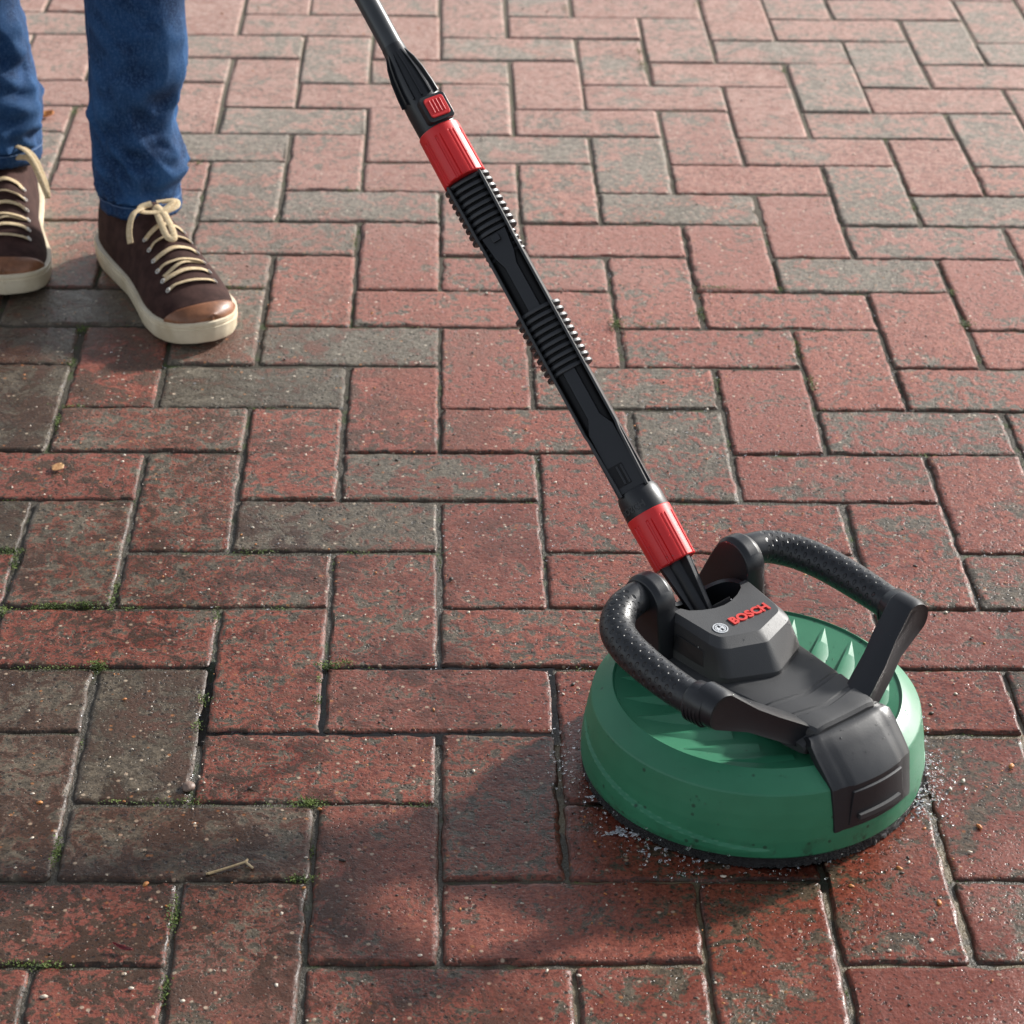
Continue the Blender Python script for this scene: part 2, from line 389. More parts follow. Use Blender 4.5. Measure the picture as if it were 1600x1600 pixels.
def build_pavers():
    V = []; F = []; T = []; nv = 0
    prof = [(.0000, -.0125), (.0000, -.0048), (.0005, -.0028), (.0015, -.0012), (.0031, -.0004), (.0056, 0.0)]
    for u in range(-27, 37):
        for v in range(-9, 56):
            k = (u - v) % 4
            if k == 0: L, B, cx, cy = .2, .1, (u + 1) * .1, (v + .5) * .1
            elif k == 3: L, B, cx, cy = .1, .2, (u + .5) * .1, (v + 1) * .1
            else: continue
            r = random.Random(u * 911 + v * 131 + 5)
            near = (-7 < u < 9 and -3 < v < 16)
            gap = .0013 + r.random() * .0009
            hl, hb = L / 2 - gap, B / 2 - gap
            cx += r.uniform(-.0011, .0011); cy += r.uniform(-.0011, .0011)
            rot = r.uniform(-.006, .006); zo = r.uniform(-.0010, .0006); tx = r.uniform(-.006, .006); ty = r.uniform(-.006, .006)
            # outline, walked with extra points so that the edge can be ragged
            step = .006 if near else .05
            cr = r.uniform(.003, .006)
            loop = []
            crn = [(hl - cr, hb - cr, 0), (-hl + cr, hb - cr, 90), (-hl + cr, -hb + cr, 180), (hl - cr, -hb + cr, 270)]
            for ci, (ax, ay, a0) in enumerate(crn):
                for q in range(4):
                    a = R(a0 + 90 * q / 3); loop.append((ax, ay, math.cos(a), math.sin(a), cr))
                bx, by, b0 = crn[(ci + 1) % 4]
                a = R(a0 + 90); x0, y0 = ax, ay
                d = math.hypot(bx - ax, by - ay); m = max(1, int(d / step))
                for q in range(1, m):
                    t = q / m; loop.append((ax + (bx - ax) * t, ay + (by - ay) * t, math.cos(a), math.sin(a), cr))
            n = len(loop)
            wob = [r.gauss(0, .0004) for _ in range(n)]
            wob = [(wob[i - 1] + wob[i] + wob[(i + 1) % n]) * .75 for i in range(n)]
            wz = [r.gauss(0, .00045) for _ in range(n)]
            chamf = r.uniform(.75, 1.15)
            chip = [0.0] * n
            if near:
                for _ in range(r.choice((1, 2, 3, 4))):
                    i0 = r.randrange(n); wd = r.randint(1, 3); am = r.uniform(.3, 1.0)
                    for q in range(-wd, wd + 1): chip[(i0 + q) % n] = max(chip[(i0 + q) % n], am * (1 - abs(q) / (wd + 1)) * r.uniform(.7, 1))
            c, s = math.cos(rot), math.sin(rot)
            for pi, (ins, z) in enumerate(prof):
                for i, (ax, ay, dx, dy, rr) in enumerate(loop):
                    I = ins * chamf; e = rr - I
                    if e < .0006:
                        ex = .0006 - e; ax = max(-hl + cr + ex, min(hl - cr - ex, ax)); ay = max(-hb + cr + ex, min(hb - cr - ex, ay))
                        if abs(dx) < .99 and abs(dy) < .99 or True:
                            e = .0006
                    e += (wob[i] if pi < 5 else 0) - (chip[i] * .0024 if 1 < pi < 5 else 0)
                    x = ax + dx * e; y = ay + dy * e
                    zz = z + (wz[i] - chip[i] * .0014 if 1 < pi < 5 else 0)
                    V.append((cx + x * c - y * s, cy + x * s + y * c, zz + zo + x * tx + y * ty))
            for pi in range(len(prof) - 1):
                for i in range(n):
                    j = (i + 1) % n
                    F.append((nv + pi * n + i, nv + pi * n + j, nv + (pi + 1) * n + j, nv + (pi + 1) * n + i))
            F.append(tuple(nv + (len(prof) - 1) * n + i for i in range(n)))
            tone = TONE.get((u, v), r.choice((.2, .3, .45, .6, .75, .75, .8, .85, .9)))
            T += [(tone, r.random(), r.random())] * (n * len(prof))
            nv = len(V)
    me = bpy.data.meshes.new('brick_paving'); me.from_pydata(V, [], F)
    a = me.attributes.new('tone', 'FLOAT_VECTOR', 'POINT'); a.data.foreach_set('vector', np.array(T, dtype=np.float32).ravel())
    me.polygons.foreach_set('use_smooth', [True] * len(me.polygons))
    sm = np.array([len(p) == 4 for p in F]); me.polygons.foreach_set('use_smooth', sm)
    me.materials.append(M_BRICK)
    o = bpy.data.objects.new('brick_paving', me); link(o); o['kind'] = 'structure'
    return o
build_pavers()

# ------------------------------------------------------------------ the cleaner
A38 = R(38)
CX, CY = .2595, .254
def l2w(x, y, z):
    return Vector((CX + math.sin(A38) * x + math.cos(A38) * y, CY - math.cos(A38) * x + math.sin(A38) * y, z))
mach = empty('surface_cleaner', (CX, CY, 0), A38 - math.pi / 2,
             'round green surface cleaner with black side handles and a black and red lance', 'surface cleaner')
def mm(pts): return [tuple(c / 1000 for c in p) for p in pts]

# cover: lathe whose lower wall swells into a lip that fades out along the side
def cover():
    NS = 288
    wall = [(141.2, 12), (141.2, 26), (140.2, 38), (138.4, 50), (135.2, 66.2)]
    prof = [(134, 10), (140.4, 10.6)] + [(interp(z, [w[1] for w in wall], [w[0] for w in wall]), z) for z in list(np.arange(12, 56, 1.1)) + [60, 64, 66.2]]
    prof += [(134.3, 67.6), (127, 74.0), (119.0, 80.4), (118.2, 80.8), (117.4, 80.4), (116.8, 79.9), (116.2, 79.2), (112.0, 78.6), (100, 77.4), (85, 76.4), (60, 75), (20, 75)]
    vs = []; fs = []
    for (r, z) in prof:
        for j in range(NS):
            th = 2 * math.pi * j / NS
            rr = r
            if 11 < z < 60:
                for side in (-1, 1):
                    # angle from the rear quarter, 0..1 along the lip
                    a = ((side * th) % (2 * math.pi))
                    t = (math.degrees(a) - 38) / 98
                    if 0 < t < 1:
                        zl = 19 + 30 * t ** 1.25
                        amp = 3.0 * math.sin(math.pi * t ** .75) ** .6
                        rr += amp * max(0, min(1, (zl - z) / 1.6 + .5)) * max(0, min(1, (z - 9) / 8))
            vs.append((rr * math.cos(th) / 1000, rr * math.sin(th) / 1000, z / 1000))
    n = NS
    for i in range(len(prof) - 1):
        for j in range(NS):
            k = (j + 1) % n; fs.append((i * n + j, i * n + k, (i + 1) * n + k, (i + 1) * n + j))
    fs.append(tuple((len(prof) - 1) * n + j for j in range(n)))
    return obj('cover', vs, fs, M_GREEN, mach, smooth=15)
# refine the wall rows so the lip edge is crisp
def refine_cover(): pass
cov = cover()

# ribs on the dish floor (pattern of the cover, but standing pieces the photo shows one by one)
for x0 in (-103, -79, -55, -29, -1, 27, 55):
    for sd in (-1, 1):
        y0 = math.sqrt(max(0, 112.5 ** 2 - x0 ** 2)) * sd
        if abs(y0) < 62: continue
        dx, dy = .50, -.866 * sd
        m = MB(); rings = []
        Lr = 62
        for k in range(9):
            t = k / 8; x = x0 + dx * Lr * t; y = y0 + dy * Lr * t
            h = 2.9 * min(1, t * 1.7) * (1 if t < .9 else 1); wf = 14 * min(1, .12 + t * 1.5); wr = 2.5
            nx, ny = .866, .5 * sd
            zb = 77.8 - 2.8 * t
            rings.append(mm([(x - nx * wr, y - ny * wr, zb), (x, y, zb + .6 + h), (x + nx * wf * .30, y + ny * wf * .30, zb + .9 + h), (x + nx * wf, y + ny * wf, zb)]))
        m.loft(rings)
        m.build('floor_rib', M_GREEN, cov, smooth=30, bevel=.0007)

# brush ring
def brush():
    NS = 720; vs = []; fs = []
    prof = [(132, 12), (136, 12), (138, 9), (139.5, 5), (140.5, 1.5), (137, .3), (130, .3)]
    for i, (r, z) in enumerate(prof):
        for j in range(NS):
            th = 2 * math.pi * j / NS; jag = random.gauss(0, .55) if 1 < i < 6 else 0
            vs.append(((r + jag) * math.cos(th) / 1000, (r + jag) * math.sin(th) / 1000, max(.0002, (z + (random.gauss(0, .4) if 2 < i < 5 else 0)) / 1000)))
    for i in range(len(prof) - 1):
        for j in range(NS):
            k = (j + 1) % NS; fs.append((i * NS + j, i * NS + k, (i + 1) * NS + k, (i + 1) * NS + j))
    return obj('brush_skirt', vs, fs, M_WETBRUSH, mach, smooth=60)
t_ = NT('wet_black_bristle'); tcn = t_.n('ShaderNodeTexCoord').outputs['Object']
M_WETBRUSH = t_.set(Base_Color=(.008, .008, .009), Roughness=.18, Normal=t_.bump(t_.noise(420, 4, .7, tcn), 1.0, .003))
brush()

# bridge (long bar over the dish)
def bridge():
    m = MB(); rings = []
    st = [(-112, 50, 96, 76), (-95, 56, 98, 76), (-60, 57, 99, 77), (-20, 54, 100.5, 78), (10, 50, 102.2, 79), (30, 47, 103.0, 80), (49, 45, 103.4, 80.5), (50, 45, 102.4, 80.5), (53, 45, 102.2, 81), (55, 45, 103.6, 81), (71, 42, 104.0, 82), (72, 42, 103.0, 82), (75, 41.5, 102.8, 82), (77, 41, 104.2, 82), (93, 36, 105.0, 84), (97, 34.5, 104.2, 85), (99, 33.5, 101.5, 86), (99.5, 33, 90, 86)]
    # the seams bow forward in the middle
    ys = [-1, -.97, -.9, -.7, -.35, 0, .35, .7, .9, .97, 1]
    for (x, hw, zt, zb) in st:
        ring = []
        bow = 7.0 * max(0, min(1, (x - 20) / 25)) if x < 92 else 0
        for q in ys:
            dz = 0 if abs(q) < .85 else (-1.5 if abs(q) < .95 else (-4 if abs(q) < .99 else -9))
            sag = -.9 * (1 - q * q)
            ring.append((x + bow * (1 - abs(q)) - bow * .4, hw * q, zt + dz + sag))
        wb = max(hw * .97, 46) if x > 30 else hw * .97
        zl = max(zt - 13, zb + 1.5)
        ring += [(x, wb, zl), (x, wb * .98, zb), (x, -wb * .98, zb), (x, -wb, zl)]
        rings.append(mm(ring))
    m.loft(rings)
    return m.build('bridge', M_BLACK, mach, smooth=28)
bridge()

# housing with U-shaped socket
def housing():
    outer_t = [(-60, 40.8, 136.6), (-22, 36.5, 134.6), (-12.5, 33.5, 133.6), (-2, 0, 131.8), (-12.5, -33.5, 133.6), (-22, -36.5, 134.6), (-60, -40.8, 136.6)]
    slot = [(-60, -33.4), (-54, -29.5), (-48.5, -20), (-44.6, -9), (-43.6, 0), (-44.6, 9), (-48.5, 20), (-54, 29.5), (-60, 33.4)]
    def rnd(pts, rad):
        xy = fillet([(p[0], p[1]) for p in pts], rad, 6); return xy
    rr = [0, 0, 7, 3.2, 7, 0, 0]
    top = rnd(outer_t, rr)
    bev = rnd([(-60, 43.2), (-17, 42), (-4.5, 38.5), (8.4, 0), (-4.5, -38.5), (-17, -42), (-60, -43.2)], rr)
    base = rnd([(-60, 46), (-8, 46.5), (5.5, 43), (24.4, 0), (5.5, -43), (-8, -46.5), (-60, -46)], [0, 0, 11, 6, 11, 0, 0])
    zt = lambda x: 131.6 - (x + 2) * .085
    n = len(top); V = []; F = []
    rings = []
    for (lst, zf) in ((base, lambda x: 97), (base, lambda x: 105.5), (bev, lambda x: 126.0 - (x - 8) * .055), (top, zt)):
        rings.append([(x, y, zf(x)) for x, y in lst])
    m = MB()
    m.loft([mm(r) for r in rings], cap=False, closed=False)
    # top face with the slot cut out of it
    sl_t = [(x, y, zt(x)) for x, y in slot]
    sl_m = [(x + 1.2, y * .985, zt(x) - 3.0) for x, y in slot]
    sl_b = [(x + 7, y * .93, 97) for x, y in slot]
    m.add(mm(rings[-1] + sl_t), [tuple(range(n + len(slot)))])
    m.loft([mm(sl_t), mm(sl_m), mm(sl_b)], cap=False, closed=False)
    # rear faces either side of the slot
    for a, b in ((0, -1), (-1, 0)):
        col = [r[a] for r in rings]; s0 = [sl_b[b], sl_m[b], sl_t[b]]
        poly = col + s0[::-1]
        m.add(mm(poly), [tuple(range(len(poly)))])
    o = m.build('hub_housing', M_HUB, mach, bevel=.0006, segs=2, smooth=18)
    return o, zt
M_HUB = plastic('charcoal_plastic', (.048, .049, .051), .52, .45, 1100)
hub, zt = housing()
# recess frame on the flanks of the housing
for sd in (-1, 1):
    m = MB(); m.loft([mm([(-52, sd * 44.6, 121), (-20, sd * 43.4, 119.5), (-16, sd * 45.6, 106.5), (-52, sd * 46.4, 106.5)]), mm([(-52, sd * 45.4, 121), (-20, sd * 44.2, 119.5), (-16, sd * 46.4, 106.5), (-52, sd * 47.2, 106.5)])])
    m.build('flank_panel', M_BLACK2, hub, bevel=.0004)

# cavity behind the housing
m = MB(); inn = []; out = []
ringa = []
for k in range(25):
    a = math.pi * (k / 24) + math.pi / 2
    cx, cy = math.cos(a), math.sin(a)
    zt2 = 111 + 24 * abs(cy) ** 1.6
    ringa.append(mm([(-60 + 34 * cx, 33.2 * cy, 92), (-60 + 33 * cx, 33.0 * cy, zt2), (-60 + 37.5 * cx, 38 * cy, zt2 + 1.0), (-60 + 42 * cx, 41 * cy, zt2 - 6), (-60 + 44 * cx, 43 * cy, 88)]))
m.loft(ringa, cap=True)
m.build('socket_wall', M_BLACK2, mach, smooth=35)
m = MB(); m.prism([(-100, -40), (-40, -40), (-40, 40), (-100, 40)], 2, 84, 98.6)
m.v = [(x / 1000, y / 1000, z / 1000) for x, y, z in m.v]
m.build('socket_floor', M_DARK, mach)

# handles
def handle(sd):
    h = empty('handle', (0, 0, 0)); h.parent = mach
    P = lambda pts: [(x / 1000, sd * y / 1000, z / 1000) for x, y, z in pts]
    # rear ear: rounded plate
    arc = [(-79 + 22.5 * math.cos(a), 143 + 22.5 * math.sin(a)) for a in [R(k) for k in range(-8, 158, 8)]]
    poly = arc + [(-105, 142), (-120, 110), (-124, 90), (-52, 90), (-53, 112)]
    m = MB()
    rin = [(x * .93 - 5.6, (z - 120) * .93 + 120) for x, z in poly]
    def Y(lst, y): return P([(x, y, z) for x, z in lst])
    m.loft([Y(rin, 40.5), Y(poly, 45.5), Y(poly, 55.5), Y(rin, 60.5)])
    m.build('ear', M_BLACK2, h, smooth=32, bevel=.0012)
    # grip tube
    path = smoothpath([(-82, 56, 147.0), (-81, 66, 147.2), (-76.5, 84, 145), (-63, 100, 141), (-42, 108.5, 138.5), (-17, 112, 136.5), (10, 113, 134.5), (36, 112, 133), (54, 109, 132.6)], 10)
    rad = [13.2 + 1.3 * math.sin(math.pi * min(1, i / (len(path) - 1))) for i in range(len(path))]
    rad[:6] = [15.2, 15.0, 14.6, 14.0, 13.7, 13.5]
    n = 28; m = MB(); m.tube(P(path), [r / 1000 for r in rad], n, up=(0, 0, 1))
    o = m.build('grip', M_GRIP, h, smooth=50)
    at = o.data.attributes.new('grip', 'FLOAT_VECTOR', 'POINT'); L = 0; acc = [0]
    for i in range(1, len(path)): L += (path[i] - path[i - 1]).length; acc.append(L)
    dat = []
    for i in range(len(path)):
        f = max(0, min(1, (acc[i] - 16) / 4, (L - 22 - acc[i]) / 6))
        for j in range(n):
            # dimples only on the outer/upper part of the grip
            aa = 2 * math.pi * j / n
            dat.append((11.0 * (j / n if j <= n / 2 else (n - j) / n) * 1.0, acc[i] / 5.6, f * max(0, min(1, (math.cos(aa) + .75) * 1.6))))
    at.data.foreach_set('vector', np.array(dat, dtype=np.float32).ravel())
    # front arm: rounded knob running down and in to the bridge
    kc = Vector((107.5, 134.5)); bc = Vector((27, 88)); d = (bc - kc).normalized(); nn = Vector((-d.y, d.x))
    rk, rb = 16.5, 10.2
    a0 = math.atan2(nn.y, nn.x); pol = []
    for k in range(17):
        a = a0 - math.pi * k / 16 if (Vector((math.cos(a0 - math.pi / 2), math.sin(a0 - math.pi / 2))).dot(d) < 0) else a0 + math.pi * k / 16
        pol.append(kc + Vector((math.cos(a), math.sin(a))) * rk)
    neck = kc + d * 30
    pol += [neck - nn * 11.0, kc + d * 50 - nn * 10.4, bc - nn * rb, bc + nn * rb, kc + d * 50 + nn * 10.2, neck + nn * 10.8]
    def xs(q, front):
        t = max(0, min(1, (q - kc).dot(d) / (bc - kc).length)); t = t * t * (3 - 2 * t) if t < .5 else t
        return (46 + 24 * t) if not front else (69 + 26 * t)
    m = MB(); 
    def ring(sc, xf):
        out = []
        for q in pol:
            cen = kc if (q - kc).dot(d) <= 0 else kc + d * (q - kc).dot(d)
            qq = cen + (q - cen) * sc; out.append((xf(q), qq.x, qq.y))
        return P(out)
    m.loft([ring(.9, lambda q: xs(q, 0)), ring(1, lambda q: xs(q, 0) + 2), ring(1, lambda q: xs(q, 1) - 5), ring(.90, lambda q: xs(q, 1)), ring(.6, lambda q: xs(q, 1) - .8)])
    m.build('front_arm', M_BLACK2, h, smooth=35)
    # collar behind the knob with moulded fins underneath
    m = MB()
    cp = [(38, 111.8, 133.2), (40, 111.5, 133.2), (56, 108.5, 133.6)]
    m.tube(P(cp), [.0146, .0160, .0165], 32, up=(0, 0, 1)); m.build('grip_collar', M_BLACK2, h, smooth=40)
    for k in range(4):
        m = MB(); m.tube(P([(40.0 + 3.6 * k, 111.4 - .55 * k, 131.6), (42.0 + 3.6 * k, 111.1 - .55 * k, 131.8)]), .0164, 32, up=(0, 0, 1)); m.build('collar_fin', M_BLACK2, h, smooth=40)
    return h
for sd in (1, -1): handle(sd)

# clamp cover that folds over the rim
def clamp():
    NA = 24; prof_o = [(98, 98.5, 40), (103, 98.2, 41.5), (108, 96.0, 44.5), (116, 89, 45), (126, 80, 44.6), (134.6, 71.6, 44.2), (137.2, 68.0, 44), (139.6, 52, 43.6), (141.9, 36, 43.2), (142.4, 30.5, 43)]
    V = []; F = []; n = NA + 1
    def pos(r, z, hw, q, dr=0):
        y = hw * q
        fl = max(0, min(1, (r - 98) / 36)); x = math.sqrt((r + dr) ** 2 - y * y) * fl + (r + dr - 2 * abs(q) * (1 - fl)) * (1 - fl)
        return (x / 1000, y / 1000, z / 1000)
    for (r, z, hw) in prof_o:
        for j in range(n):
            q = -1 + 2 * j / NA
            # raised centre panel with sloping cheeks
            dr = 1.2 if abs(q) < .62 and 110 < r < 139 else 0
            V.append(pos(r, z + (0 if abs(q) < .9 else -1.0), hw, q, dr))
    k0 = len(V)
    for (r, z, hw) in prof_o:
        for j in range(n): V.append(pos(r - 5.5, z - 4.5 if r < 130 else z, hw, -1 + 2 * j / NA))
    m_ = len(prof_o)
    for b in (0, k0):
        for i in range(m_ - 1):
            for j in range(NA): F.append((b + i * n + j, b + i * n + j + 1, b + (i + 1) * n + j + 1, b + (i + 1) * n + j))
    for i in range(m_ - 1):
        for j in (0, NA): F.append((i * n + j, (i + 1) * n + j, k0 + (i + 1) * n + j, k0 + i * n + j))
    for i in (0, m_ - 1):
        for j in range(NA): F.append((i * n + j, i * n + j + 1, k0 + i * n + j + 1, k0 + i * n + j))
    o = obj('rim_clamp', V, F, M_BLACK2, mach, smooth=24, bevel=.0005)
    # raised bar near the lower edge
    def sector(a, z0, z1, r0, r1, nn=10):
        m = MB(); rings = []
        for k in range(nn + 1):
            y = -a + 2 * a * k / nn
            X = lambda r: math.sqrt(r * r - y * y)
            rings.append(mm([(X(r0), y, z0), (X(r1), y, z0 + .6), (X(r1), y, z1 - .6), (X(r0), y, z1)]))
        m.loft(rings); return m
    sector(23, 37.5, 43, 138, 145.2).build('latch_bar', M_BLACK, o, smooth=30)
    m = MB(); rings = []
    for k in range(13):
        q = -1 + 2 * k / 12; X = lambda r, y: math.sqrt(r * r - y * y); lo, hi = 31 * q, 27 * q
        rings.append(mm([(X(137, lo), lo, 33), (X(143.0, lo), lo, 33.6), (X(140.6, hi), hi, 63), (X(135.5, hi), hi, 64.5)]))
    m.loft(rings); m.build('latch_panel', M_BLACK2, o, smooth=30, bevel=.0006)
clamp()

# lettering and round emblem on the housing
def text_obj(s, size, m, parent, ext, name, bold=0.0):
    c = bpy.data.curves.new(name, 'FONT'); c.body = s; c.size = size; c.extrude = ext; c.offset = bold; c.align_x = 'CENTER'; c.align_y = 'CENTER'; c.resolution_u = 3
    tmp = bpy.data.objects.new(name + '_src', c); S.collection.objects.link(tmp)
    dg = bpy.context.evaluated_depsgraph_get(); me = bpy.data.meshes.new_from_object(tmp.evaluated_get(dg))
    bpy.data.objects.remove(tmp); bpy.data.curves.remove(c)
    me.materials.clear(); me.materials.append(m)
    o = bpy.data.objects.new(name, me); return link(o, parent)
tilt = math.atan(.085)
# text runs along +Y, its top points to -X
Mt = Matrix(((0, -1, 0), (1, 0, 0), (0, 0, 1))).to_4x4()
Mt = Matrix.Rotation(tilt, 4, 'Y') @ Mt
tx = text_obj('BOSCH', .0148, M_REDTXT, hub, .0007, 'lettering', .0006)
tx.matrix_local = Matrix.Translation((-.0222, .0085, (zt(-22.2) + .5) / 1000)) @ Mt @ Matrix.Diagonal((.86, .80, 1, 1))
def emblem():
    m = MB()
    def ringz(r0, r1, h, n=40):
        rs = []
        for k in range(n):
            a = 2 * math.pi * k / n; c, s = math.cos(a), math.sin(a)
            rs.append([(r0 * c, r0 * s, 0), (r0 * c, r0 * s, h), (r1 * c, r1 * s, h), (r1 * c, r1 * s, 0)])
        rs.append(rs[0]); m.loft(rs, cap=False)
    ringz(.0056, .0064, .0006)
    ringz(.0040, .0046, .0006)
    for sd in (-1, 1): m.box((sd * .0018, 0, .0003), (.0005, .0034, .0003))
    m.box((0, 0, .0003), (.0018, .0005, .0003))
    for sd in (-1, 1): m.box((sd * .0027, 0, .0003), (.0006, .0016, .0003))
    o = m.build('emblem', M_SILVER, hub, smooth=40)
    o.matrix_local = Matrix.Translation((-.0215, -.0250, (zt(-20.5) + .15) / 1000)) @ Mt
emblem()

# ---- lance: built in its own frame, s = along the pole (upwards), b = across, n = towards the viewer side
lance = empty('lance', (0, 0, 0)); lance.parent = mach
P0 = Vector((-.103, 0, .147)); dax = Vector((-.284, 0, .248)).normalized()
view = Vector((1.15, -1.23, 1.04)); view = (view - dax * view.dot(dax)).normalized()
nax0 = view; bax0 = dax.cross(nax0)
ang = R(-3)
nax = (nax0 * math.cos(ang) + bax0 * math.sin(ang)).normalized(); bax = dax.cross(nax).normalized()
if bax.dot(Vector((0, 1, 0))) < 0: pass
LM = Matrix((( -bax.x, nax.x, dax.x, P0.x), (-bax.y, nax.y, dax.y, P0.y), (-bax.z, nax.z, dax.z, P0.z), (0, 0, 0, 1)))
# columns: local x = -b, local y = n, local z = along
if LM.to_3x3().determinant() < 0:
    LM = LM @ Matrix.Diagonal((-1, 1, 1, 1))
lance.matrix_local = LM

def lathe(prof, n=40, fn=None):
    m = MB(); m.loft([[(((r + (fn(a, z) if fn else 0)) * math.cos(a)) / 1000, ((r + (fn(a, z) if fn else 0)) * math.sin(a)) / 1000, z / 1000) for a in [2 * math.pi * j / n for j in range(n)]] for r, z in prof]); return m

def collar(name, z0, z1, r0, r1):
    def fn(a, z):
        t = (z - z0) / (z1 - z0)
        if t > .84: return 0
        k = (a / (2 * math.pi) * 9) % 1
        return -.9 if k < .12 or .3 < k < .38 else 0
    pr = [(r0 - 3, z0), (r0 - .6, z0), (r0, z0 + .8)] + [(r0 + (r1 - r0) * t, z0 + (z1 - z0) * t) for t in (.1, .3, .5, .7, .82, .845, .86, .95)] + [(r1, z1 - .8), (r1 - .6, z1), (r1 - 3, z1)]
    return lathe(pr, 180, fn).build(name, M_RED, lance, smooth=30)
collar('red_collar', 0, 48, 19.0, 19.8)
collar('red_collar', 378, 428, 19.6, 19.0)
# nozzle stem below the collar with four fins
m = MB(); m.tube([(0, 0, -.066), (0, 0, .004)], [.0080, .0082], 24); stem = m.build('lance_stem', M_BLACK2, lance, smooth=40)
for ad in (38, 142, 218, 322):
    a = R(ad); c, s_n = math.cos(a), math.sin(a)
    m = MB(); w = .0021
    def quad(r0, r1, z): return [(c * r0 - s_n * w, s_n * r0 + c * w, z), (c * r1 - s_n * w, s_n * r1 + c * w, z), (c * r1 + s_n * w, s_n * r1 - c * w, z), (c * r0 + s_n * w, s_n * r0 - c * w, z)]
    m.loft([quad(.006, .0165, .002), quad(.006, .0158, -.004), quad(.006, .0098, -.050)])
    m.build('stem_fin', M_BLACK2, stem, bevel=.0005)
# pivot pin
m = MB(); m.tube([(-.026, 0, -.052), (.026, 0, -.052)], .006, 20); m.build('pivot_pin', M_DARK, lance, smooth=40)

# extension tube
def ext_tube():
    m = MB()
    m.loft([[(x / 1000, y / 1000, z / 1000) for x, y in fillet([(-13.5, -11), (13.5, -11), (13.5, 8.5), (-13.5, 8.5)], 5)] for z in (66, 379)])
    core = m.build('extension_tube', M_DARK, lance, smooth=30)
    m = lathe([(14, 47), (19.2, 47), (19.4, 48), (19.2, 60), (18.4, 66), (17.0, 69.5), (15, 70)], 48); neck = m.build('tube_neck', M_BLACK2, lance, smooth=30)
    # side rails and the raised central spine
    for sd in (-1, 1):
        m = MB()
        zs = [68, 120, 128, 311, 322, 376]; xo = [13.2, 14.6, 15.6, 15.6, 16.0, 16.6]
        m.loft([[((sd * (x - 2.3)) / 1000, .004, z / 1000), ((sd * (x - 2.3)) / 1000, .0158, z / 1000), (sd * x / 1000, .0158, z / 1000), (sd * x / 1000, .004, z / 1000)] for x, z in zip(xo, zs)])
        m.build('rail', M_BLACK, core, bevel=.0005, smooth=30)  # lighter black than the tube: an edge highlight put into the rail colour
        m = MB(); m.box((sd * .0145, -.002, .22), (.0012, .0085, .155)); m.build('side_wall', M_BLACK2, core, bevel=.0005)
    m = MB()
    m.loft([mm(r) for r in ([(-12.5, 7, 70), (-12.5, 12.0, 70), (12.5, 12.0, 70), (12.5, 7, 70)], [(-12.5, 7, 128), (-11.5, 12.0, 128), (11.5, 12.0, 128), (12.5, 7, 128)], [(-6, 7, 140), (-5.6, 11.2, 140), (5.6, 11.2, 140), (6, 7, 140)], [(-6, 7, 190), (-5.6, 11.2, 190), (5.6, 11.2, 190), (6, 7, 190)])])
    m.build('spine', M_BLACK2, core, bevel=.0006, smooth=30)
    m = MB()
    m.loft([mm(r) for r in ([(-6, 7, 246), (-5.6, 11.2, 246), (5.6, 11.2, 246), (6, 7, 246)], [(-6, 7, 290), (-5.6, 11.2, 290), (5.6, 11.2, 290), (6, 7, 290)], [(-9.5, 7, 300), (-9, 12.2, 300), (9, 12.2, 300), (9.5, 7, 300)], [(-11.5, 7, 322), (-11.5, 11, 322), (11.5, 11, 322), (11.5, 7, 322)])])
    m.build('spine', M_BLACK2, core, bevel=.0006, smooth=30)
    # cooling ribs: discs standing out between and beside the rails
    def rib(z, r, w=1.85):
        m = MB(); n = 36
        pts = lambda rr, zz: [(rr * math.cos(2 * math.pi * j / n) / 1000, (rr * .665 * math.sin(2 * math.pi * j / n) - .2) / 1000, zz / 1000) for j in range(n)]
        m.loft([pts(r - .7, z - w), pts(r, z - w + .6), pts(r, z + w - .6), pts(r - .7, z + w)])
        return m.build('rib', M_BLACK3, core, smooth=40)
    for k in range(10): rib(187 + 6.4 * k, 21.4, 1.7)
    for k in range(9): rib(324 + 6.3 * k, 21.4, 1.7)
    for k in range(4): rib(301 + 5.6 * k, 17.6, 1.3)
    # locking window near the neck
    m = MB(); m.box((.0045, .0116, .0855), (.0062, .0010, .0095)); m.build('lock_window', M_DARK, core)
    for x in (-.0005, .0035):
        m = MB(); m.box((x, .0126, .0850), (.0010, .0008, .0085)); m.build('lock_tongue', M_BLACK2, core, bevel=.0003)
    m = MB(); m.box((0, .0130, .3165), (.0035, .0014, .0032)); m.build('lock_tongue', M_BLACK2, core, bevel=.0004)
    # embossed name on the neck
    t = text_obj('BOSCH', .0078, M_BLACK, neck, .0006, 'embossed_lettering', .0003)
    me = t.data
    for v in me.vertices:
        x, y, z = v.co; a = R(62) + x / .0193; rr = .0192 + z
        v.co = (rr * math.cos(a), rr * math.sin(a), .0552 - y)
ext_tube()

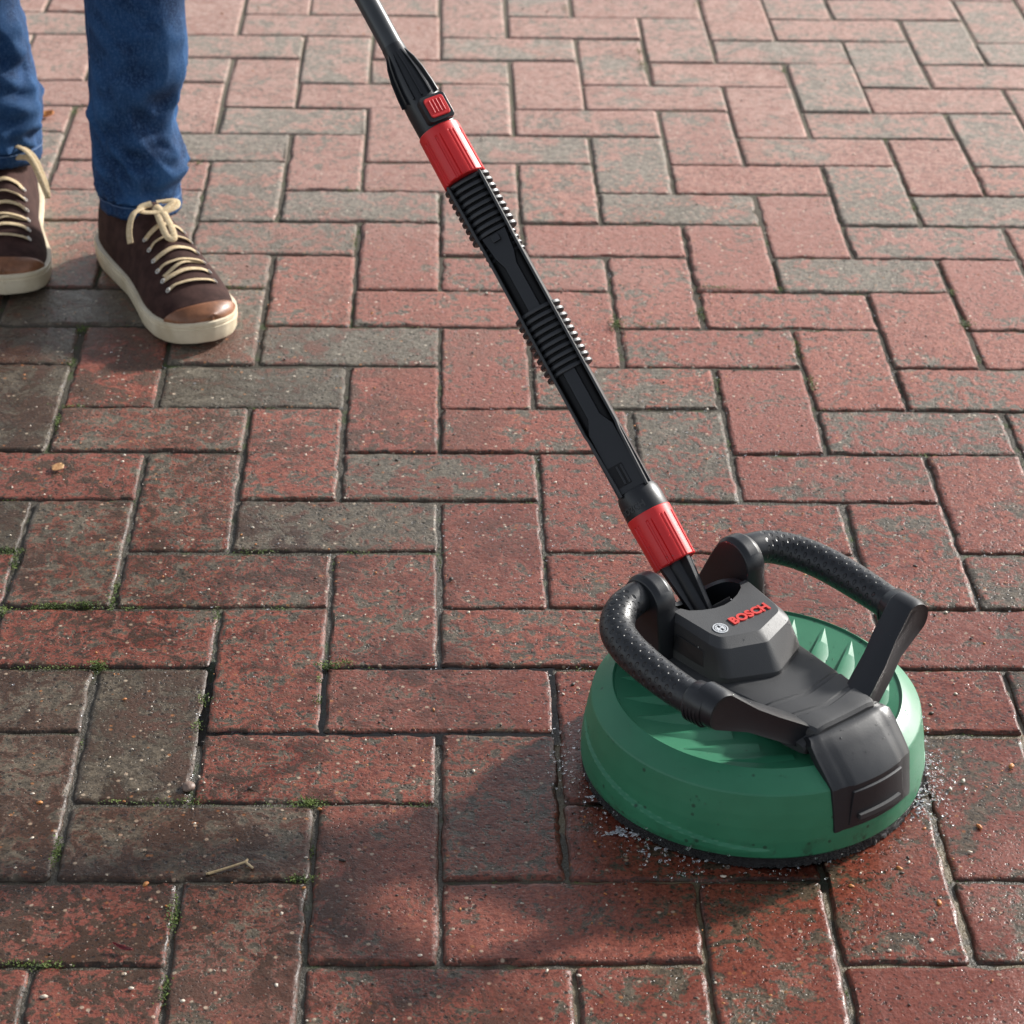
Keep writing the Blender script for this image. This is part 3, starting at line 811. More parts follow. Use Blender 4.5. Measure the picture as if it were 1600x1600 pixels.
# wand connector: flared ribbed body with a red release button, then the grey pipe
BTN = 30
def wand():
    bend = R(2.5)
    m = MB(); rings = []
    st = [(424, 17.5, 17.5, 0), (434, 17.6, 17.8, 0), (452, 17.6, 17.8, 0), (468, 17.0, 17.2, -.5), (484, 15.2, 15.2, -1.3), (497, 12.4, 12.6, -2.0), (508, 10.5, 10.6, -2.4), (516, 10.1, 10.1, -2.5)]
    for z, rx, ry, oy in st:
        rings.append([(rx * math.cos(2 * math.pi * j / 40) / 1000, (ry * math.sin(2 * math.pi * j / 40) + oy) / 1000, z / 1000) for j in range(40)])
    m.loft(rings); body = m.build('wand_connector', M_BLACK2, lance, smooth=40)
    for k in range(6):
        a = R(28 + 25 * k); c, s = math.cos(a), math.sin(a); m = MB(); rr = []
        for z, rx, ry, oy in [(458, 17.5, 17.7, 0)] + st[3:7]:
            b = 2.6 if z < 505 else .3
            x0, y0 = rx * c, ry * s + oy
            rr.append(mm([(x0 - s * .9 - c * 1.5, y0 + c * .9 - s * 1.5, z), (x0 - s * .7 + c * b, y0 + c * .7 + s * b, z), (x0 + s * .7 + c * b, y0 - c * .7 + s * b, z), (x0 + s * .9 - c * 1.5, y0 - c * .9 - s * 1.5, z)]))
        m.loft(rr); m.build('connector_rib', M_BLACK2, body, smooth=30)
    # button frame turned a little to the right of the body
    fr = empty('release_button', (0, 0, 0)); fr.parent = lance
    fr.matrix_local = Matrix.Translation((0, 0, 0.4425)) @ Matrix.Rotation(R(BTN), 4, 'Z')
    m = MB(); m.loft([[(x / 1000, y, z / 1000) for x, z in fillet([(-12.5, -13), (12.5, -13), (12.5, 12), (-12.5, 12)], 4)] for y in (.012, .0195, .0208)])
    m.build('button_frame', M_BLACK2, fr, smooth=30, bevel=.0008)
    m = MB(); m.loft([[(x * sc / 1000, y, z * sc / 1000) for x, z in fillet([(-9.4, -9.6), (9.4, -9.6), (9.4, 9.0), (-9.4, 9.0)], 3)] for y, sc in ((.019, 1), (.0216, 1), (.0222, .94))])
    bt = m.build('button_cap', M_RED, fr, smooth=30)
    for x in (-5, -1.6, 1.8, 5.2):
        m = MB(); m.box((x / 1000, .0223, 0), (.0007, .0005, .0062)); m.build('button_ridge', M_RED, bt, bevel=.0003)
    m = MB(); d2 = Vector((0, -.03, 1)).normalized()
    base = Vector((0, -.0025, .506)); m.tube([base, base + d2 * .62], .0098, 28)
    m.build('wand_pipe', M_PIPE, lance, smooth=40)
M_PIPE = plastic('grey_pipe_coating', (.040, .044, .048), .33, .1, 700)
wand()

# ------------------------------------------------------------------ person (standing, seen from the knees down)
person = empty('person', (-.43, 1.30, 0), 0, 'person in blue jeans and brown lace-up shoes with tan toe caps', 'person')
def person_mesh(m_, name, mat_, parent=None, **k):
    m_.v = [(x + .43, y - 1.30, z) for x, y, z in m_.v]
    return m_.build(name, mat_, parent or person, **k)

def trouser_leg(prof, cyl, seed, hemz, front_drop):
    """prof: list of (z, xl, xr); cyl: y centre as function of z"""
    zs = [p[0] for p in prof][::-1]; xl = [p[1] for p in prof][::-1]; xr = [p[2] for p in prof][::-1]
    N = 96; rings = []; fold = []; zz = [hemz - .004, hemz, hemz + .006, hemz + .0145, hemz + .0155, hemz + .0165, hemz + .0185]
    z = hemz + .022
    while z < .50: zz.append(z); z += .0045
    zz += list(np.linspace(.52, .86, 14))
    for i, z in enumerate(zz):
        a = interp(z, zs, xl); b = interp(z, zs, xr); cx = (a + b) / 2; hw = (b - a) / 2; cy, hy = cyl(z); ring = []
        for j in range(N):
            t = 2 * math.pi * j / N; c, s = math.cos(t), math.sin(t)
            x = cx + hw * c; y = cy + hy * s
            # cloth folds: slanting pulls that bunch up towards the hem
            amt = max(0, min(1, (.36 - z) / .2)) * (1 if z > hemz + .02 else .25)
            q = noise.noise(Vector((c * 1.1 + seed, s * 1.1, z * 30 + c * 1.9 - s * .8)))
            q2 = noise.noise(Vector((c * 1.8 + seed + 7, s * 1.8 + 3, z * 48 - s * 1.2)))
            q3 = noise.noise(Vector((c * 1.2 + seed + 3, s * 1.2, z * 9)))
            q = (1 - abs(q) * 2.2) * .5
            dsp = .017 * amt * q + .008 * amt * q2 + .006 * q3; fold.append(max(-1, min(1, (q * 1.0 + q2 * .5) * amt + q3 * .5)))
            if abs(c) > .93: dsp *= .35
            seam = .0018 if abs(t - math.pi * 1.04) < .04 else 0
            hemb = .0016 if z <= hemz + .0155 and z >= hemz else (-.001 if z < hemz + .0175 else 0)
            hemb += .0007 * math.sin(t * 60) if z < hemz + .015 else 0
            k = dsp + seam + hemb
            dz = (-front_drop * max(0, -s) + .006 * max(0, s)) * max(0, min(1, 1 - (z - hemz) / .07))
            ring.append((x + c * k, y + s * k, z - dz * 0 + dz))
        rings.append(ring)
    m = MB(); m.loft(rings, cap=False)
    # inner turn of the hem
    return m, rings, fold

legsR = [(.90, -.43, -.24), (.55, -.410, -.262), (.42, -.400, -.275), (.324, -.3955, -.288), (.26, -.394, -.288), (.24, -.3950, -.290), (.21, -.3965, -.303), (.185, -.3975, -.310), (.16, -.3985, -.297), (.135, -.398, -.2925), (.112, -.3965, -.304), (.095, -.3935, -.3065), (.08, -.392, -.3055), (.05, -.391, -.306)]
mj, ringsR, foldR = trouser_leg(legsR, lambda z: (1.262 + max(0, z - .3) * .02, .054 + max(0, min(.1, .18 - z)) * .14 + max(0, z - .3) * .07), 1.3, .076, -.015)
legsL = [(.90, -.61, -.43), (.55, -.595, -.475), (.42, -.588, -.487), (.35, -.586, -.499), (.30, -.585, -.494), (.26, -.583, -.487), (.20, -.583, -.480), (.17, -.583, -.475), (.15, -.58, -.4745), (.13, -.576, -.479), (.11, -.575, -.481), (.05, -.575, -.483)]
mj2, ringsL, foldL = trouser_leg(legsL, lambda z: (1.372 + max(0, z - .3) * .0, .055 + max(0, min(.1, .20 - z)) * .12 + max(0, z - .3) * .07), 8.1, .094, -.012)
jm = MB(); jm.add(mj.v, mj.f); jm.add(mj2.v, mj2.f)
# hips close the two legs (above the picture)
hip = []
for i, (z, w, dp) in enumerate(((.80, .17, .10), (.86, .185, .115), (.93, .18, .115), (1.02, .165, .105))):
    hip.append([(-.425 + w * math.cos(2 * math.pi * j / 48), 1.315 + dp * math.sin(2 * math.pi * j / 48), z) for j in range(48)])
jm.loft(hip)
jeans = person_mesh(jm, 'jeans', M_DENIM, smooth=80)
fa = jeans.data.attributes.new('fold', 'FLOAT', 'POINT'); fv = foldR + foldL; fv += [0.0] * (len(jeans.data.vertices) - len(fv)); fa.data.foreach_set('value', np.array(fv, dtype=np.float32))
sd_ = jeans.modifiers.new('thick', 'SOLIDIFY'); sd_.thickness = .0022; sd_.offset = -1
for rg, jj in ((ringsR, 50), (ringsR, 52)):
    m = MB(); pts = []
    for rr in rg[8:90:2]:
        p = Vector(rr[jj]); c0_ = sum((Vector(q) for q in rr), Vector()) / len(rr); pts.append(p + (p - c0_).normalized() * .0004)
    m.tube(pts, .0006, 5); person_mesh(m, 'seam_stitch', M_STITCH, jeans, smooth=60)
# outer hem stitching
for rg in (ringsR, ringsL):
    m = MB(); rr = rg[4]
    pts = [Vector(p) for p in rr]; c0 = sum(pts, Vector()) / len(pts)
    pts = [c0 + (p - c0) * 1.012 for p in pts]; pts.append(pts[0])
    m.tube(pts, .0007, 6); person_mesh(m, 'hem_stitch', M_STITCH, jeans, smooth=60)

def shoe(heel, axis, side):
    """heel = ground point at the back of the sole, axis = toe direction, side = +1 when the big toe is at +t"""
    ax = Vector(axis).normalized(); lt = Vector((-ax.y, ax.x))          # lt: left of the toe direction
    o = empty('shoe', (0, 0, 0)); o.parent = person; o.matrix_local = Matrix(((ax.x, lt.x, 0, heel[0] + .43), (ax.y, lt.y, 0, heel[1] - 1.30), (0, 0, 1, 0), (0, 0, 0, 1)))
    # outline half widths (left, right of axis) along the foot; big-toe side bulges at the ball
    KS = .307 / .287
    s_ = [x * KS for x in [0, .006, .02, .05, .09, .13, .17, .205, .235, .258, .274, .283, .287]]
    big = [0, .018, .029, .0345, .034, .034, .040, .0465, .0470, .043, .034, .020, 0]
    lit = [0, .018, .029, .035, .0365, .041, .0465, .0490, .046, .038, .027, .014, 0]
    L = big if side > 0 else lit; Rr = lit if side > 0 else big
    def outline(grow, n=56):
        pts = []
        th = np.linspace(0, 1, n)
        ss = [.307 * (.5 - .5 * math.cos(math.pi * t)) for t in th]
        for s in ss: pts.append((s, interp(s, s_, L), 1))
        for s in ss[::-1][1:-1]: pts.append((s, -interp(s, s_, Rr), -1))
        out = []
        c = len(pts)
        for i, (x, y, q) in enumerate(pts):
            x0, y0, _ = pts[i - 1]; x1, y1, _ = pts[(i + 1) % c]
            tx, ty = x1 - x0, y1 - y0; l = math.hypot(tx, ty) or 1
            out.append((x - ty / l * grow * 1.0, y + tx / l * grow))
        return out
    # sole
    m = MB(); rings = []
    spring = lambda x: .0085 * max(0, (x - .225) / .08) ** 1.7
    for gw, z in ((-.007, .0005), (.0012, .0014), (.0030, .005), (.0034, .0120), (.0044, .0172), (.0045, .0186), (.0032, .0194), (.0032, .0206), (.0044, .0214), (.0042, .0250), (.0014, .0262), (-.008, .0260)):
        rings.append([(x, y, z + spring(x) + .004 * max(0, (.10 - x) / .10) * z / .026) for x, y in outline(gw)])
    m.loft(rings); sole = m.build('sole', M_SOLE, o, smooth=40)
    # upper: rings of half-dome sections
    st = [.004, .009, .020, .038, .065, .095, .120, .145, .165, .182, .200, .218, .236, .254, .270, .284, .295, .3035]
    hg = [.066, .092, .112, .121, .122, .118, .111, .101, .0930, .0855, .0765, .0690, .0620, .0562, .0520, .0485, .0450, .0400]
    fl = [.95, .90, .78, .66, .58, .52,   .56, .64, .68, .70, .72, .74, .76, .79, .82, .87, .92, .95]
    def section(s, h, f, n=26, g=0.0, a0=0, a1=1):
        l = interp(s, s_, L); r = interp(s, s_, Rr); out = []; zb = .0235 + spring(s)
        for k in range(n + 1):
            t = math.pi * (a0 + (a1 - a0) * k / n); c, q = math.cos(t), math.sin(t)
            w = l if c > 0 else r
            p = .62 + (1 - f) * .55
            y = w * (abs(c) ** (1.0 if True else 1)) * (1 if c > 0 else -1)
            z = zb + (h - zb) * (q ** p)
            # taper in towards the laces
            y *= 1 - (1 - f) * .75 * (q ** 2)
            out.append((s, y + math.copysign(g, c) * (1 - q), z + g * q))
        return out
    m = MB(); m.loft([section(s, h, f) for s, h, f in zip(st, hg, fl)], closed=False, cap=True)
    up = m.build('upper', M_SUEDE, o, smooth=60)
    ss = up.modifiers.new('sub', 'SUBSURF'); ss.levels = 1; ss.render_levels = 2
    # toe cap
    i0 = 12; m = MB()
    caps = []
    for s in np.linspace(.289, .3068, 9):
        h = interp(s, st, hg); f = interp(s, st, fl); bowed = []
        for k, (x, y, z) in enumerate(section(s, h, f, 26, .0013)):
            bowed.append((x - .016 * (abs(k - 13) / 13) ** 2 * max(0, (.3068 - s) / .0178), y, z))
        # rear edge bows back at the sides: recompute so that it stays on the surface
        caps.append([section(max(.2, min(.3068, b[0])), interp(b[0], st, hg), interp(b[0], st, fl), 26, .0013)[k] for k, b in enumerate(bowed)])
    m.loft(caps, closed=False, cap=False); m.add(caps[-1], [tuple(range(len(caps[-1])))])
    tc = m.build('toe_cap', M_TAN, o, smooth=70); sm = tc.modifiers.new('thick', 'SOLIDIFY'); sm.thickness = .0012; sm.offset = 1
    # eye stays, laces, eyelets
    for k in range(6):
        s = .166 + .0166 * k; h = interp(s, st, hg); f = interp(s, st, fl)
        sec = section(s, h, f, 40, .0016); wid = 9
        a, b = sec[20 - wid], sec[20 + wid]
        if k > 0 or True:
            mid = sec[20]
            m = MB(); skew = .004 * (1 if k % 2 else -1)
            pts = [Vector(a), Vector(sec[20 - wid + 3]) + Vector((skew * .4, 0, .0012)), Vector(sec[20]) + Vector((skew * .2, 0, .0012)), Vector(sec[20 + wid - 3]) + Vector((-skew * .4, 0, .0012)), Vector(b)]
            m.tube(smoothpath(pts, 5), .0032, 10, flat=.30, up=(0, 0, 1)); m.build('lace', M_LACE, o, smooth=60)
            if k == 3:
                s2 = s + .0100; sec2 = section(s2, interp(s2, st, hg), interp(s2, st, fl), 40, .0008)
                m = MB(); m.tube(smoothpath([Vector(sec[20 - wid + 1]) - Vector((0, 0, .001)), Vector(sec[20]) * .5 + Vector(sec2[20]) * .5 + Vector((0, 0, .0012)), Vector(sec2[20 + wid - 1]) - Vector((0, 0, .001))], 6), .0028, 8, flat=.45, up=(0, 0, 1)); m.build('lace', M_LACE, o, smooth=60)
        for e, q in ((a, sec[20 - wid - 1]), (b, sec[20 + wid + 1])):
            m = MB(); n = 14; e = Vector(e); nn = Vector((0, e.y, .022)).normalized(); t1 = Vector((1, 0, 0)); t2 = nn.cross(t1)
            m.tube([e + (t1 * math.cos(2 * math.pi * i / n) + t2 * math.sin(2 * math.pi * i / n)) * .0026 + nn * .0006 for i in range(n + 1)], .0008, 6, cap=False)
            m.build('eyelet', M_EYE, o, smooth=60)
    return o, section, st, hg, fl
def bow(o, pieces):
    for pts, w in pieces:
        m = MB(); m.tube(smoothpath(pts, 8), w * .86, 10, flat=.34, up=(0, 0, 1)); m.build('lace', M_LACE, o, smooth=60)
shR, sec, st, hg, fl = shoe((-.390, 1.312), (.457, -.89), -1)
# knot, short loop and hanging ends of the visible bow
bow(shR, [([(.140, .012, .110), (.148, .020, .113), (.156, .012, .111), (.160, -.002, .1085), (.154, -.018, .109), (.145, -.016, .111), (.146, -.004, .1135)], .0050),
          ([(.150, -.016, .112), (.158, -.031, .110), (.170, -.041, .0985), (.182, -.045, .0865)], .0042),
          ([(.150, .0, .112), (.164, .003, .108), (.184, .004, .0975), (.196, .002, .0895), (.192, -.005, .0915), (.172, -.005, .1035), (.152, -.002, .1105)], .0046),
          ([(.140, .004, .112), (.146, .024, .113), (.158, .021, .110), (.164, .0, .107)], .0040)])
shL, *_ = shoe((-.532, 1.462), (.115, -.99), +1)
bow(shL, [([(.140, .004, .112), (.142, .018, .124), (.158, .036, .118), (.180, .048, .094), (.190, .050, .080), (.180, .045, .090), (.156, .032, .113), (.146, .012, .114)], .0040),
          ([(.140, .0, .112), (.146, .012, .128), (.164, .033, .121), (.188, .051, .084)], .0036),
          ([(.140, .0, .112), (.144, -.018, .124), (.162, -.034, .108), (.178, -.040, .086), (.164, -.03, .104), (.142, -.01, .116)], .0040)])

# ------------------------------------------------------------------ small things on the paving
def blob(name, c, r, m, seed, sq=(1, 1, .6), sub=2):
    bm = bmesh.new(); bmesh.ops.create_icosphere(bm, subdivisions=sub, radius=1)
    for v in bm.verts:
        q = noise.noise(v.co * 1.4 + Vector((seed, 0, 0))); v.co = Vector((v.co.x * sq[0], v.co.y * sq[1], v.co.z * sq[2])) * (1 + .25 * q) * r
    me = bpy.data.meshes.new(name); bm.to_mesh(me); bm.free(); me.materials.append(m); me.polygons.foreach_set('use_smooth', [True] * len(me.polygons))
    o = bpy.data.objects.new(name, me); link(o); o.location = c; return o
tag(blob('pebble', (-.205, .222, .0005), .0056, M_STONE, 1), 'small round brown pebble wedged in a joint of the wet paving', 'pebble')

def leafshape(name, c, rz, L, Wd, m, curl=.2):
    V = []; F = []; N = 9; K = 5
    for i in range(N):
        t = i / (N - 1); w = Wd * math.sin(math.pi * (t * .94 + .03)) ** .8 * (1 + .12 * math.sin(t * 17))
        for j in range(K):
            q = -1 + 2 * j / (K - 1); V.append(((t - .5) * L, q * w, .0012 + curl * Wd * abs(q) ** 2 + .15 * curl * L * (t - .5) ** 2 * 4))
    for i in range(N - 1):
        for j in range(K - 1): F.append((i * K + j, i * K + j + 1, (i + 1) * K + j + 1, (i + 1) * K + j))
    o = obj(name, V, F, m, smooth=80); o.location = c; o.rotation_euler = (0, 0, rz)
    s = o.modifiers.new('thick', 'SOLIDIFY'); s.thickness = .0004
    return o
tag(leafshape('leaf', (-.384, .761, .001), 1.2, .017, .0064, M_LEAF, .08), 'pale tan oval leaf lying on a red paver at the left edge', 'leaf')
tag(leafshape('leaf', (-.535, 1.748, .001), .5, .026, .010, M_ORANGE, .5), 'curled orange brown leaf behind the shoes near the jeans', 'leaf')
tag(leafshape('leaf', (-.235, .016, .001), -.45, .017, .0022, simple('crimson_leaf', (.10, .006, .010), (.18, .012, .016), 200, .3), .8), 'thin dark crimson leaf on the wet red paver at bottom left', 'leaf')
m = MB(); m.tube(smoothpath([(-.014, -.006, .001), (0, -.001, .0022), (.016, .006, .0035)], 6), [.0009] * 13, 8); m.tube(smoothpath([(-.012, -.0065, .0012), (.004, .001, .0018), (.016, .006, .003)], 6), .0006, 6)
m.tube([(.016, .006, .0032), (.022, .001, .0012)], .0009, 6); m.tube([(.016, .006, .0032), (.017, .0105, .0022)], .0010, 6)
tw = m.build('straw', M_TWIG, None, smooth=60); tw.location = (-.167, .113, 0); tag(tw, 'pale dry straw stalk with a forked end lying over a joint in the foreground', 'straw')

# px -> ground
f_ = 3825.644
Rc = cam.rotation_euler.to_matrix()
def G(u, v, z=0.0):
    """where the sight line of a photo pixel meets height z (used only to look up places)"""
    d = Rc @ Vector(((u - 800) / f_, -(v - 800) / f_, -1)); o = Vector(cam.location); return o + d * ((z - o.z) / d.z)

# moss: tufts of tiny leaves growing out of joints
def moss():
    V = []; F = []
    def tuft(c, n, rx, ry, h):
        for _ in range(n):
            x = c[0] + random.gauss(0, rx); y = c[1] + random.gauss(0, ry); z = random.uniform(-.004, h)
            a = random.uniform(0, 6.28); l = random.uniform(.0010, .0024); w = l * .45; e = random.uniform(.1, 1.1)
            dx, dy, dz = math.cos(a) * math.cos(e), math.sin(a) * math.cos(e), math.sin(e); k = len(V)
            V.extend([(x - dy * w * .3, y + dx * w * .3, z), (x + dx * l * .5 + dy * w, y + dy * l * .5 - dx * w, z + dz * l * .6), (x + dx * l, y + dy * l, z + dz * l), (x + dx * l * .5 - dy * w, y + dy * l * .5 + dx * w, z + dz * l * .6)])
            F.append((k, k + 1, k + 2, k + 3))
    spots = [((12, 862), 260, .008, .003, .003), ((22, 880), 120, .002, .006, .002), ((5, 955), 150, .003, .004, .002), ((85, 947), 260, .008, .0015, .002), ((135, 946), 320, .007, .002, .004), ((60, 950), 120, .01, .0012, .001),
             ((175, 940), 160, .002, .008, .002), ((182, 918), 90, .0015, .006, .002), ((205, 950), 60, .006, .001, .001), ((152, 1041), 300, .004, .002, .005), ((90, 1042), 90, .012, .001, .001), ((515, 1041), 260, .006, .002, .004), ((540, 1036), 90, .004, .0015, .003),
             ((499, 1060), 60, .0012, .003, .002), ((318, 1095), 110, .003, .003, .004), ((497, 1095), 60, .002, .003, .002), ((482, 1254), 420, .008, .003, .003), ((290, 1252), 90, .010, .002, .002), ((185, 1252), 40, .010, .0015, .001), ((240, 1253), 40, .01, .0015, .001),
             ((470, 1373), 200, .006, .002, .002), ((88, 1330), 220, .002, .009, .002), ((270, 1430), 260, .0025, .010, .002), ((256, 1550), 160, .003, .008, .001), ((30, 1505), 120, .018, .002, .001), ((75, 1508), 160, .008, .003, .001), ((310, 1134), 70, .002, .003, .004),
             ((128, 515), 130, .004, .005, .003), ((112, 568), 110, .003, .006, .003), ((105, 634), 90, .010, .0016, .002), ((90, 660), 140, .002, .009, .003), ((962, 508), 280, .004, .007, .005), ((1015, 508), 120, .010, .0015, .002), ((1118, 451), 240, .016, .0016, .003), ((1222, 452), 80, .004, .002, .002),
             ((1510, 508), 170, .004, .005, .004), ((1486, 457), 90, .004, .003, .003), ((1270, 600), 150, .002, .010, .003), ((1246, 545), 100, .002, .012, .002), ((1095, 490), 120, .003, .010, .003), ((1120, 600), 90, .0015, .012, .002), ((1428, 325), 90, .002, .008, .003), ((1225, 110), 110, .003, .008, .003),
             ((1005, 105), 220, .004, .018, .004), ((1000, 82), 110, .003, .008, .003), ((885, 15), 110, .003, .016, .003), ((1088, 8), 110, .003, .014, .003), ((555, 380), 130, .0015, .014, .003), ((552, 298), 90, .008, .0016, .002), ((600, 296), 80, .012, .0014, .002), ((118, 175), 190, .004, .014, .004), ((470, 70), 100, .002, .02, .002),
             ((312, 255), 80, .004, .003, .003), ((950, 1), 40, .004, .004, .003), ((1090, 820), 50, .01, .0012, .001), ((1445, 711), 40, .008, .0012, .001), ((560, 864), 70, .008, .0012, .001), ((400, 862), 70, .012, .0012, .002), ((338, 958), 90, .0015, .012, .001), ((430, 950), 40, .006, .001, .001), ((660, 1258), 60, .008, .002, .001), ((362, 450), 80, .02, .0014, .002)]
    for p, n, rx, ry, h in spots:
        q = G(*p); tuft((q.x, q.y), int(n * 1.15), rx, ry, h)
    # sparse growth along joints at random
    for _ in range(300):
        u = random.randint(-8, 9); v = random.randint(-1, 22); x, y = u * .1, v * .1; k = (u - v) % 4
        if random.random() < .5: tuft((x + random.uniform(0, .1), y), random.randint(5, 22), .006, .0009, -.001)
        else: tuft((x, y + random.uniform(0, .1)), random.randint(5, 22), .0009, .006, -.001)
    o = obj('moss', V, F, M_MOSS); o['kind'] = 'stuff'; tag(o, 'small bright green moss tufts growing in the paving joints', 'moss', kind='stuff')
moss()

# loose grit and crumbs on the bricks
def grit():
    V = []; F = []; ico = bmesh.new(); bmesh.ops.create_icosphere(ico, subdivisions=1, radius=1)
    iv = [v.co.copy() for v in ico.verts]; iff = [[v.index for v in f.verts] for f in ico.faces]; ico.free()
    fm = []
    for _ in range(2400):
        y = random.uniform(-.12, 1.2) if random.random() < .85 else random.uniform(1.2, 2.3); x = random.uniform(-.36 - .13 * (y + .1), .46 + .2 * (y + .1))
        if math.hypot(x - CX, y - CY) < .15: continue
        r = random.choice((.0004, .0005, .0006, .0007, .0008, .0010, .0013, .0018 if random.random() < .3 else .0006)); a = random.uniform(0, 3.1); e = random.uniform(.5, 1); k = len(V); mi = random.choice((0, 0, 0, 1, 2, 2))
        for q in iv:
            X = q.x * r * (1.6 - e * .5); Y = q.y * r * e; V.append((x + X * math.cos(a) - Y * math.sin(a), y + X * math.sin(a) + Y * math.cos(a), .0004 + q.z * r * .55))
        F += [tuple(k + i for i in f) for f in iff]; fm += [mi] * len(iff)
    for (u, v, r, mi) in ((228, 1382, .0028, 1), (62, 1255, .0026, 1), (50, 1310, .0018, 0), (68, 1558, .0028, 0), (205, 1545, .0022, 0), (285, 1565, .0022, 0), (432, 1540, .0020, 0), (440, 1428, .0018, 0), (195, 1093, .0020, 1), (475, 1388, .0016, 1), (1405, 1357, .0026, 1), (1330, 1385, .0022, 1), (1530, 1292, .0030, 1), (1580, 1198, .0032, 1), (1505, 1221, .0026, 0), (1485, 1234, .0022, 0), (1467, 1411, .0030, 1), (1515, 1332, .0020, 0),
                          (1130, 1370, .0022, 0), (905, 1525, .0018, 0), (1420, 1348, .0018, 0), (1455, 1470, .0024, 0), (740, 1205, .0020, 0), (880, 1085, .0016, 0), (1235, 1180, .0016, 0), (660, 1190, .0016, 1), (600, 1000, .0014, 0), (545, 995, .0014, 1), (985, 880, .0013, 2), (705, 905, .0030, 2), (1455, 1115, .0026, 2), (1430, 885, .0024, 2), (895, 1070, .0024, 2), (535, 1345, .0026, 2), (390, 1232, .0022, 2), (1105, 990, .0018, 2)):
        q0 = G(u, v); k = len(V); a = random.uniform(0, 3.1)
        for q in iv:
            kk = 1 + .4 * noise.noise(q * 1.5 + Vector((u, 0, 0))); X = q.x * r * 1.25 * kk; Y = q.y * r * .75 * kk; V.append((q0.x + X * math.cos(a) - Y * math.sin(a), q0.y + X * math.sin(a) + Y * math.cos(a), .0006 + q.z * r * .4))
        F += [tuple(k + i for i in f) for f in iff]; fm += [mi] * len(iff)
    o = obj('grit', V, F, None, smooth=180, mats=[M_GRIT, M_ORANGE, simple('dark_crumb', (.02, .015, .012), (.05, .04, .03), 60, .6)], fmat=fm)
    tag(o, 'pale, orange and dark grit strewn over the wet pavers', 'grit', kind='stuff')
grit()

# water thrown out round the skirt, drops on the pavers and beads on the plastic
def drops():
    ico = bmesh.new(); bmesh.ops.create_icosphere(ico, subdivisions=2, radius=1)
    iv = [v.co.copy() for v in ico.verts]; iff = [[v.index for v in f.verts] for f in ico.faces]; ico.free()
    V = []; F = []
    def put(c, r, nrm=Vector((0, 0, 1)), fl=.55, st=1.0):
        nrm = nrm.normalized(); t1 = nrm.orthogonal().normalized(); t2 = nrm.cross(t1); k = len(V); a = random.uniform(0, 6.28)
        u1 = t1 * math.cos(a) + t2 * math.sin(a); u2 = nrm.cross(u1)
        for q in iv: V.append(tuple(c + u1 * q.x * r * st + u2 * q.y * r + nrm * q.z * r * fl))
        F.extend(tuple(k + i for i in f) for f in iff)
    C = Vector((CX, CY, 0))
    for _ in range(620):       # spray clinging to the ground round the machine
        th = random.choice((random.gauss(R(-15), R(16)), random.gauss(R(-15), R(16)), random.gauss(R(178), R(20)), random.gauss(R(235), R(25)), random.uniform(0, 6.28)))
        d = .143 + abs(random.gauss(0, .016)); r = random.choice((.0004, .0005, .0007, .0009, .0012))
        put(C + Vector((math.cos(th) * d, math.sin(th) * d, r * .3 + (random.random() ** 3) * .018 * (d < .16))), r, fl=.7, st=random.uniform(1, 1.8))
    for _ in range(1500):      # drops lying on the pavers
        y = random.uniform(.3, 1.25); x = random.uniform(.0, .62) if random.random() < .7 else random.uniform(-.4, .62); r = random.choice((.0004, .0005, .0006, .0008, .0011))
        if math.hypot(x - CX, y - CY) < .15: continue
        put(Vector((x, y, .0003)), r)
    for _ in range(1300):      # wet beads along chamfers facing the light
        u = random.randint(-4, 7); v = random.randint(2, 12)
        if (u - v) % 4 in (0, 3):
            x = u * .1 - random.uniform(.002, .007); y = v * .1 + random.uniform(0, .1 if (u - v) % 4 == 0 else .2)
            put(Vector((x, y, -.0012 + random.uniform(-.001, .0006))), random.uniform(.0004, .0010), Vector((.4, 0, 1)))
    o = obj('water_drops', V, F, M_WATER, smooth=180); tag(o, 'clear water drops and spray on the pavers round the green cleaner', 'water drops', kind='stuff')
    # beads on the machine itself
    V.clear(); F.clear()
    dg = bpy.context.evaluated_depsgraph_get(); bpy.context.view_layer.update()
    for ob in [x for x in S.objects if x.type == 'MESH' and x.name.split('.')[0] in ('cover', 'bridge', 'hub_housing', 'rim_clamp', 'front_arm', 'ear', 'red_collar', 'tube_neck', 'extension_tube', 'wand_connector')]:
        mw = ob.matrix_world; me = ob.data; base = ob.name.split('.')[0]
        areas = np.array([p.area for p in me.polygons]); idx = np.arange(len(areas))
        nb = {'cover': 620, 'bridge': 40, 'hub_housing': 36, 'rim_clamp': 60, 'front_arm': 12, 'ear': 12, 'red_collar': 26, 'grip': 30, 'tube_neck': 10, 'extension_tube': 30, 'wand_connector': 14}[base]
        for i in rng.choice(idx, nb, p=areas / areas.sum()):
            p = me.polygons[int(i)]
            vs = [me.vertices[k].co for k in p.vertices]
            if len(vs) > 6:
                c = vs[random.randrange(len(vs))].lerp(vs[random.randrange(len(vs))], random.random()); 
                if base == 'cover': continue
            else:
                w = np.random.default_rng(int(i) * 7 + nb).dirichlet([1] * len(vs)); c = sum((v * float(a) for v, a in zip(vs, w)), Vector())
            nrm = (mw.to_3x3() @ p.normal).normalized()
            if nrm.z < -.2: continue
            put(mw @ c, random.choice((.0004, .0005, .0006, .0006, .0009)), nrm, .5)
    o = obj('water_beads', V, F, M_WATER, smooth=180); tag(o, 'water beads clinging to the green cover and black plastic of the cleaner', 'water beads', kind='stuff')
drops()

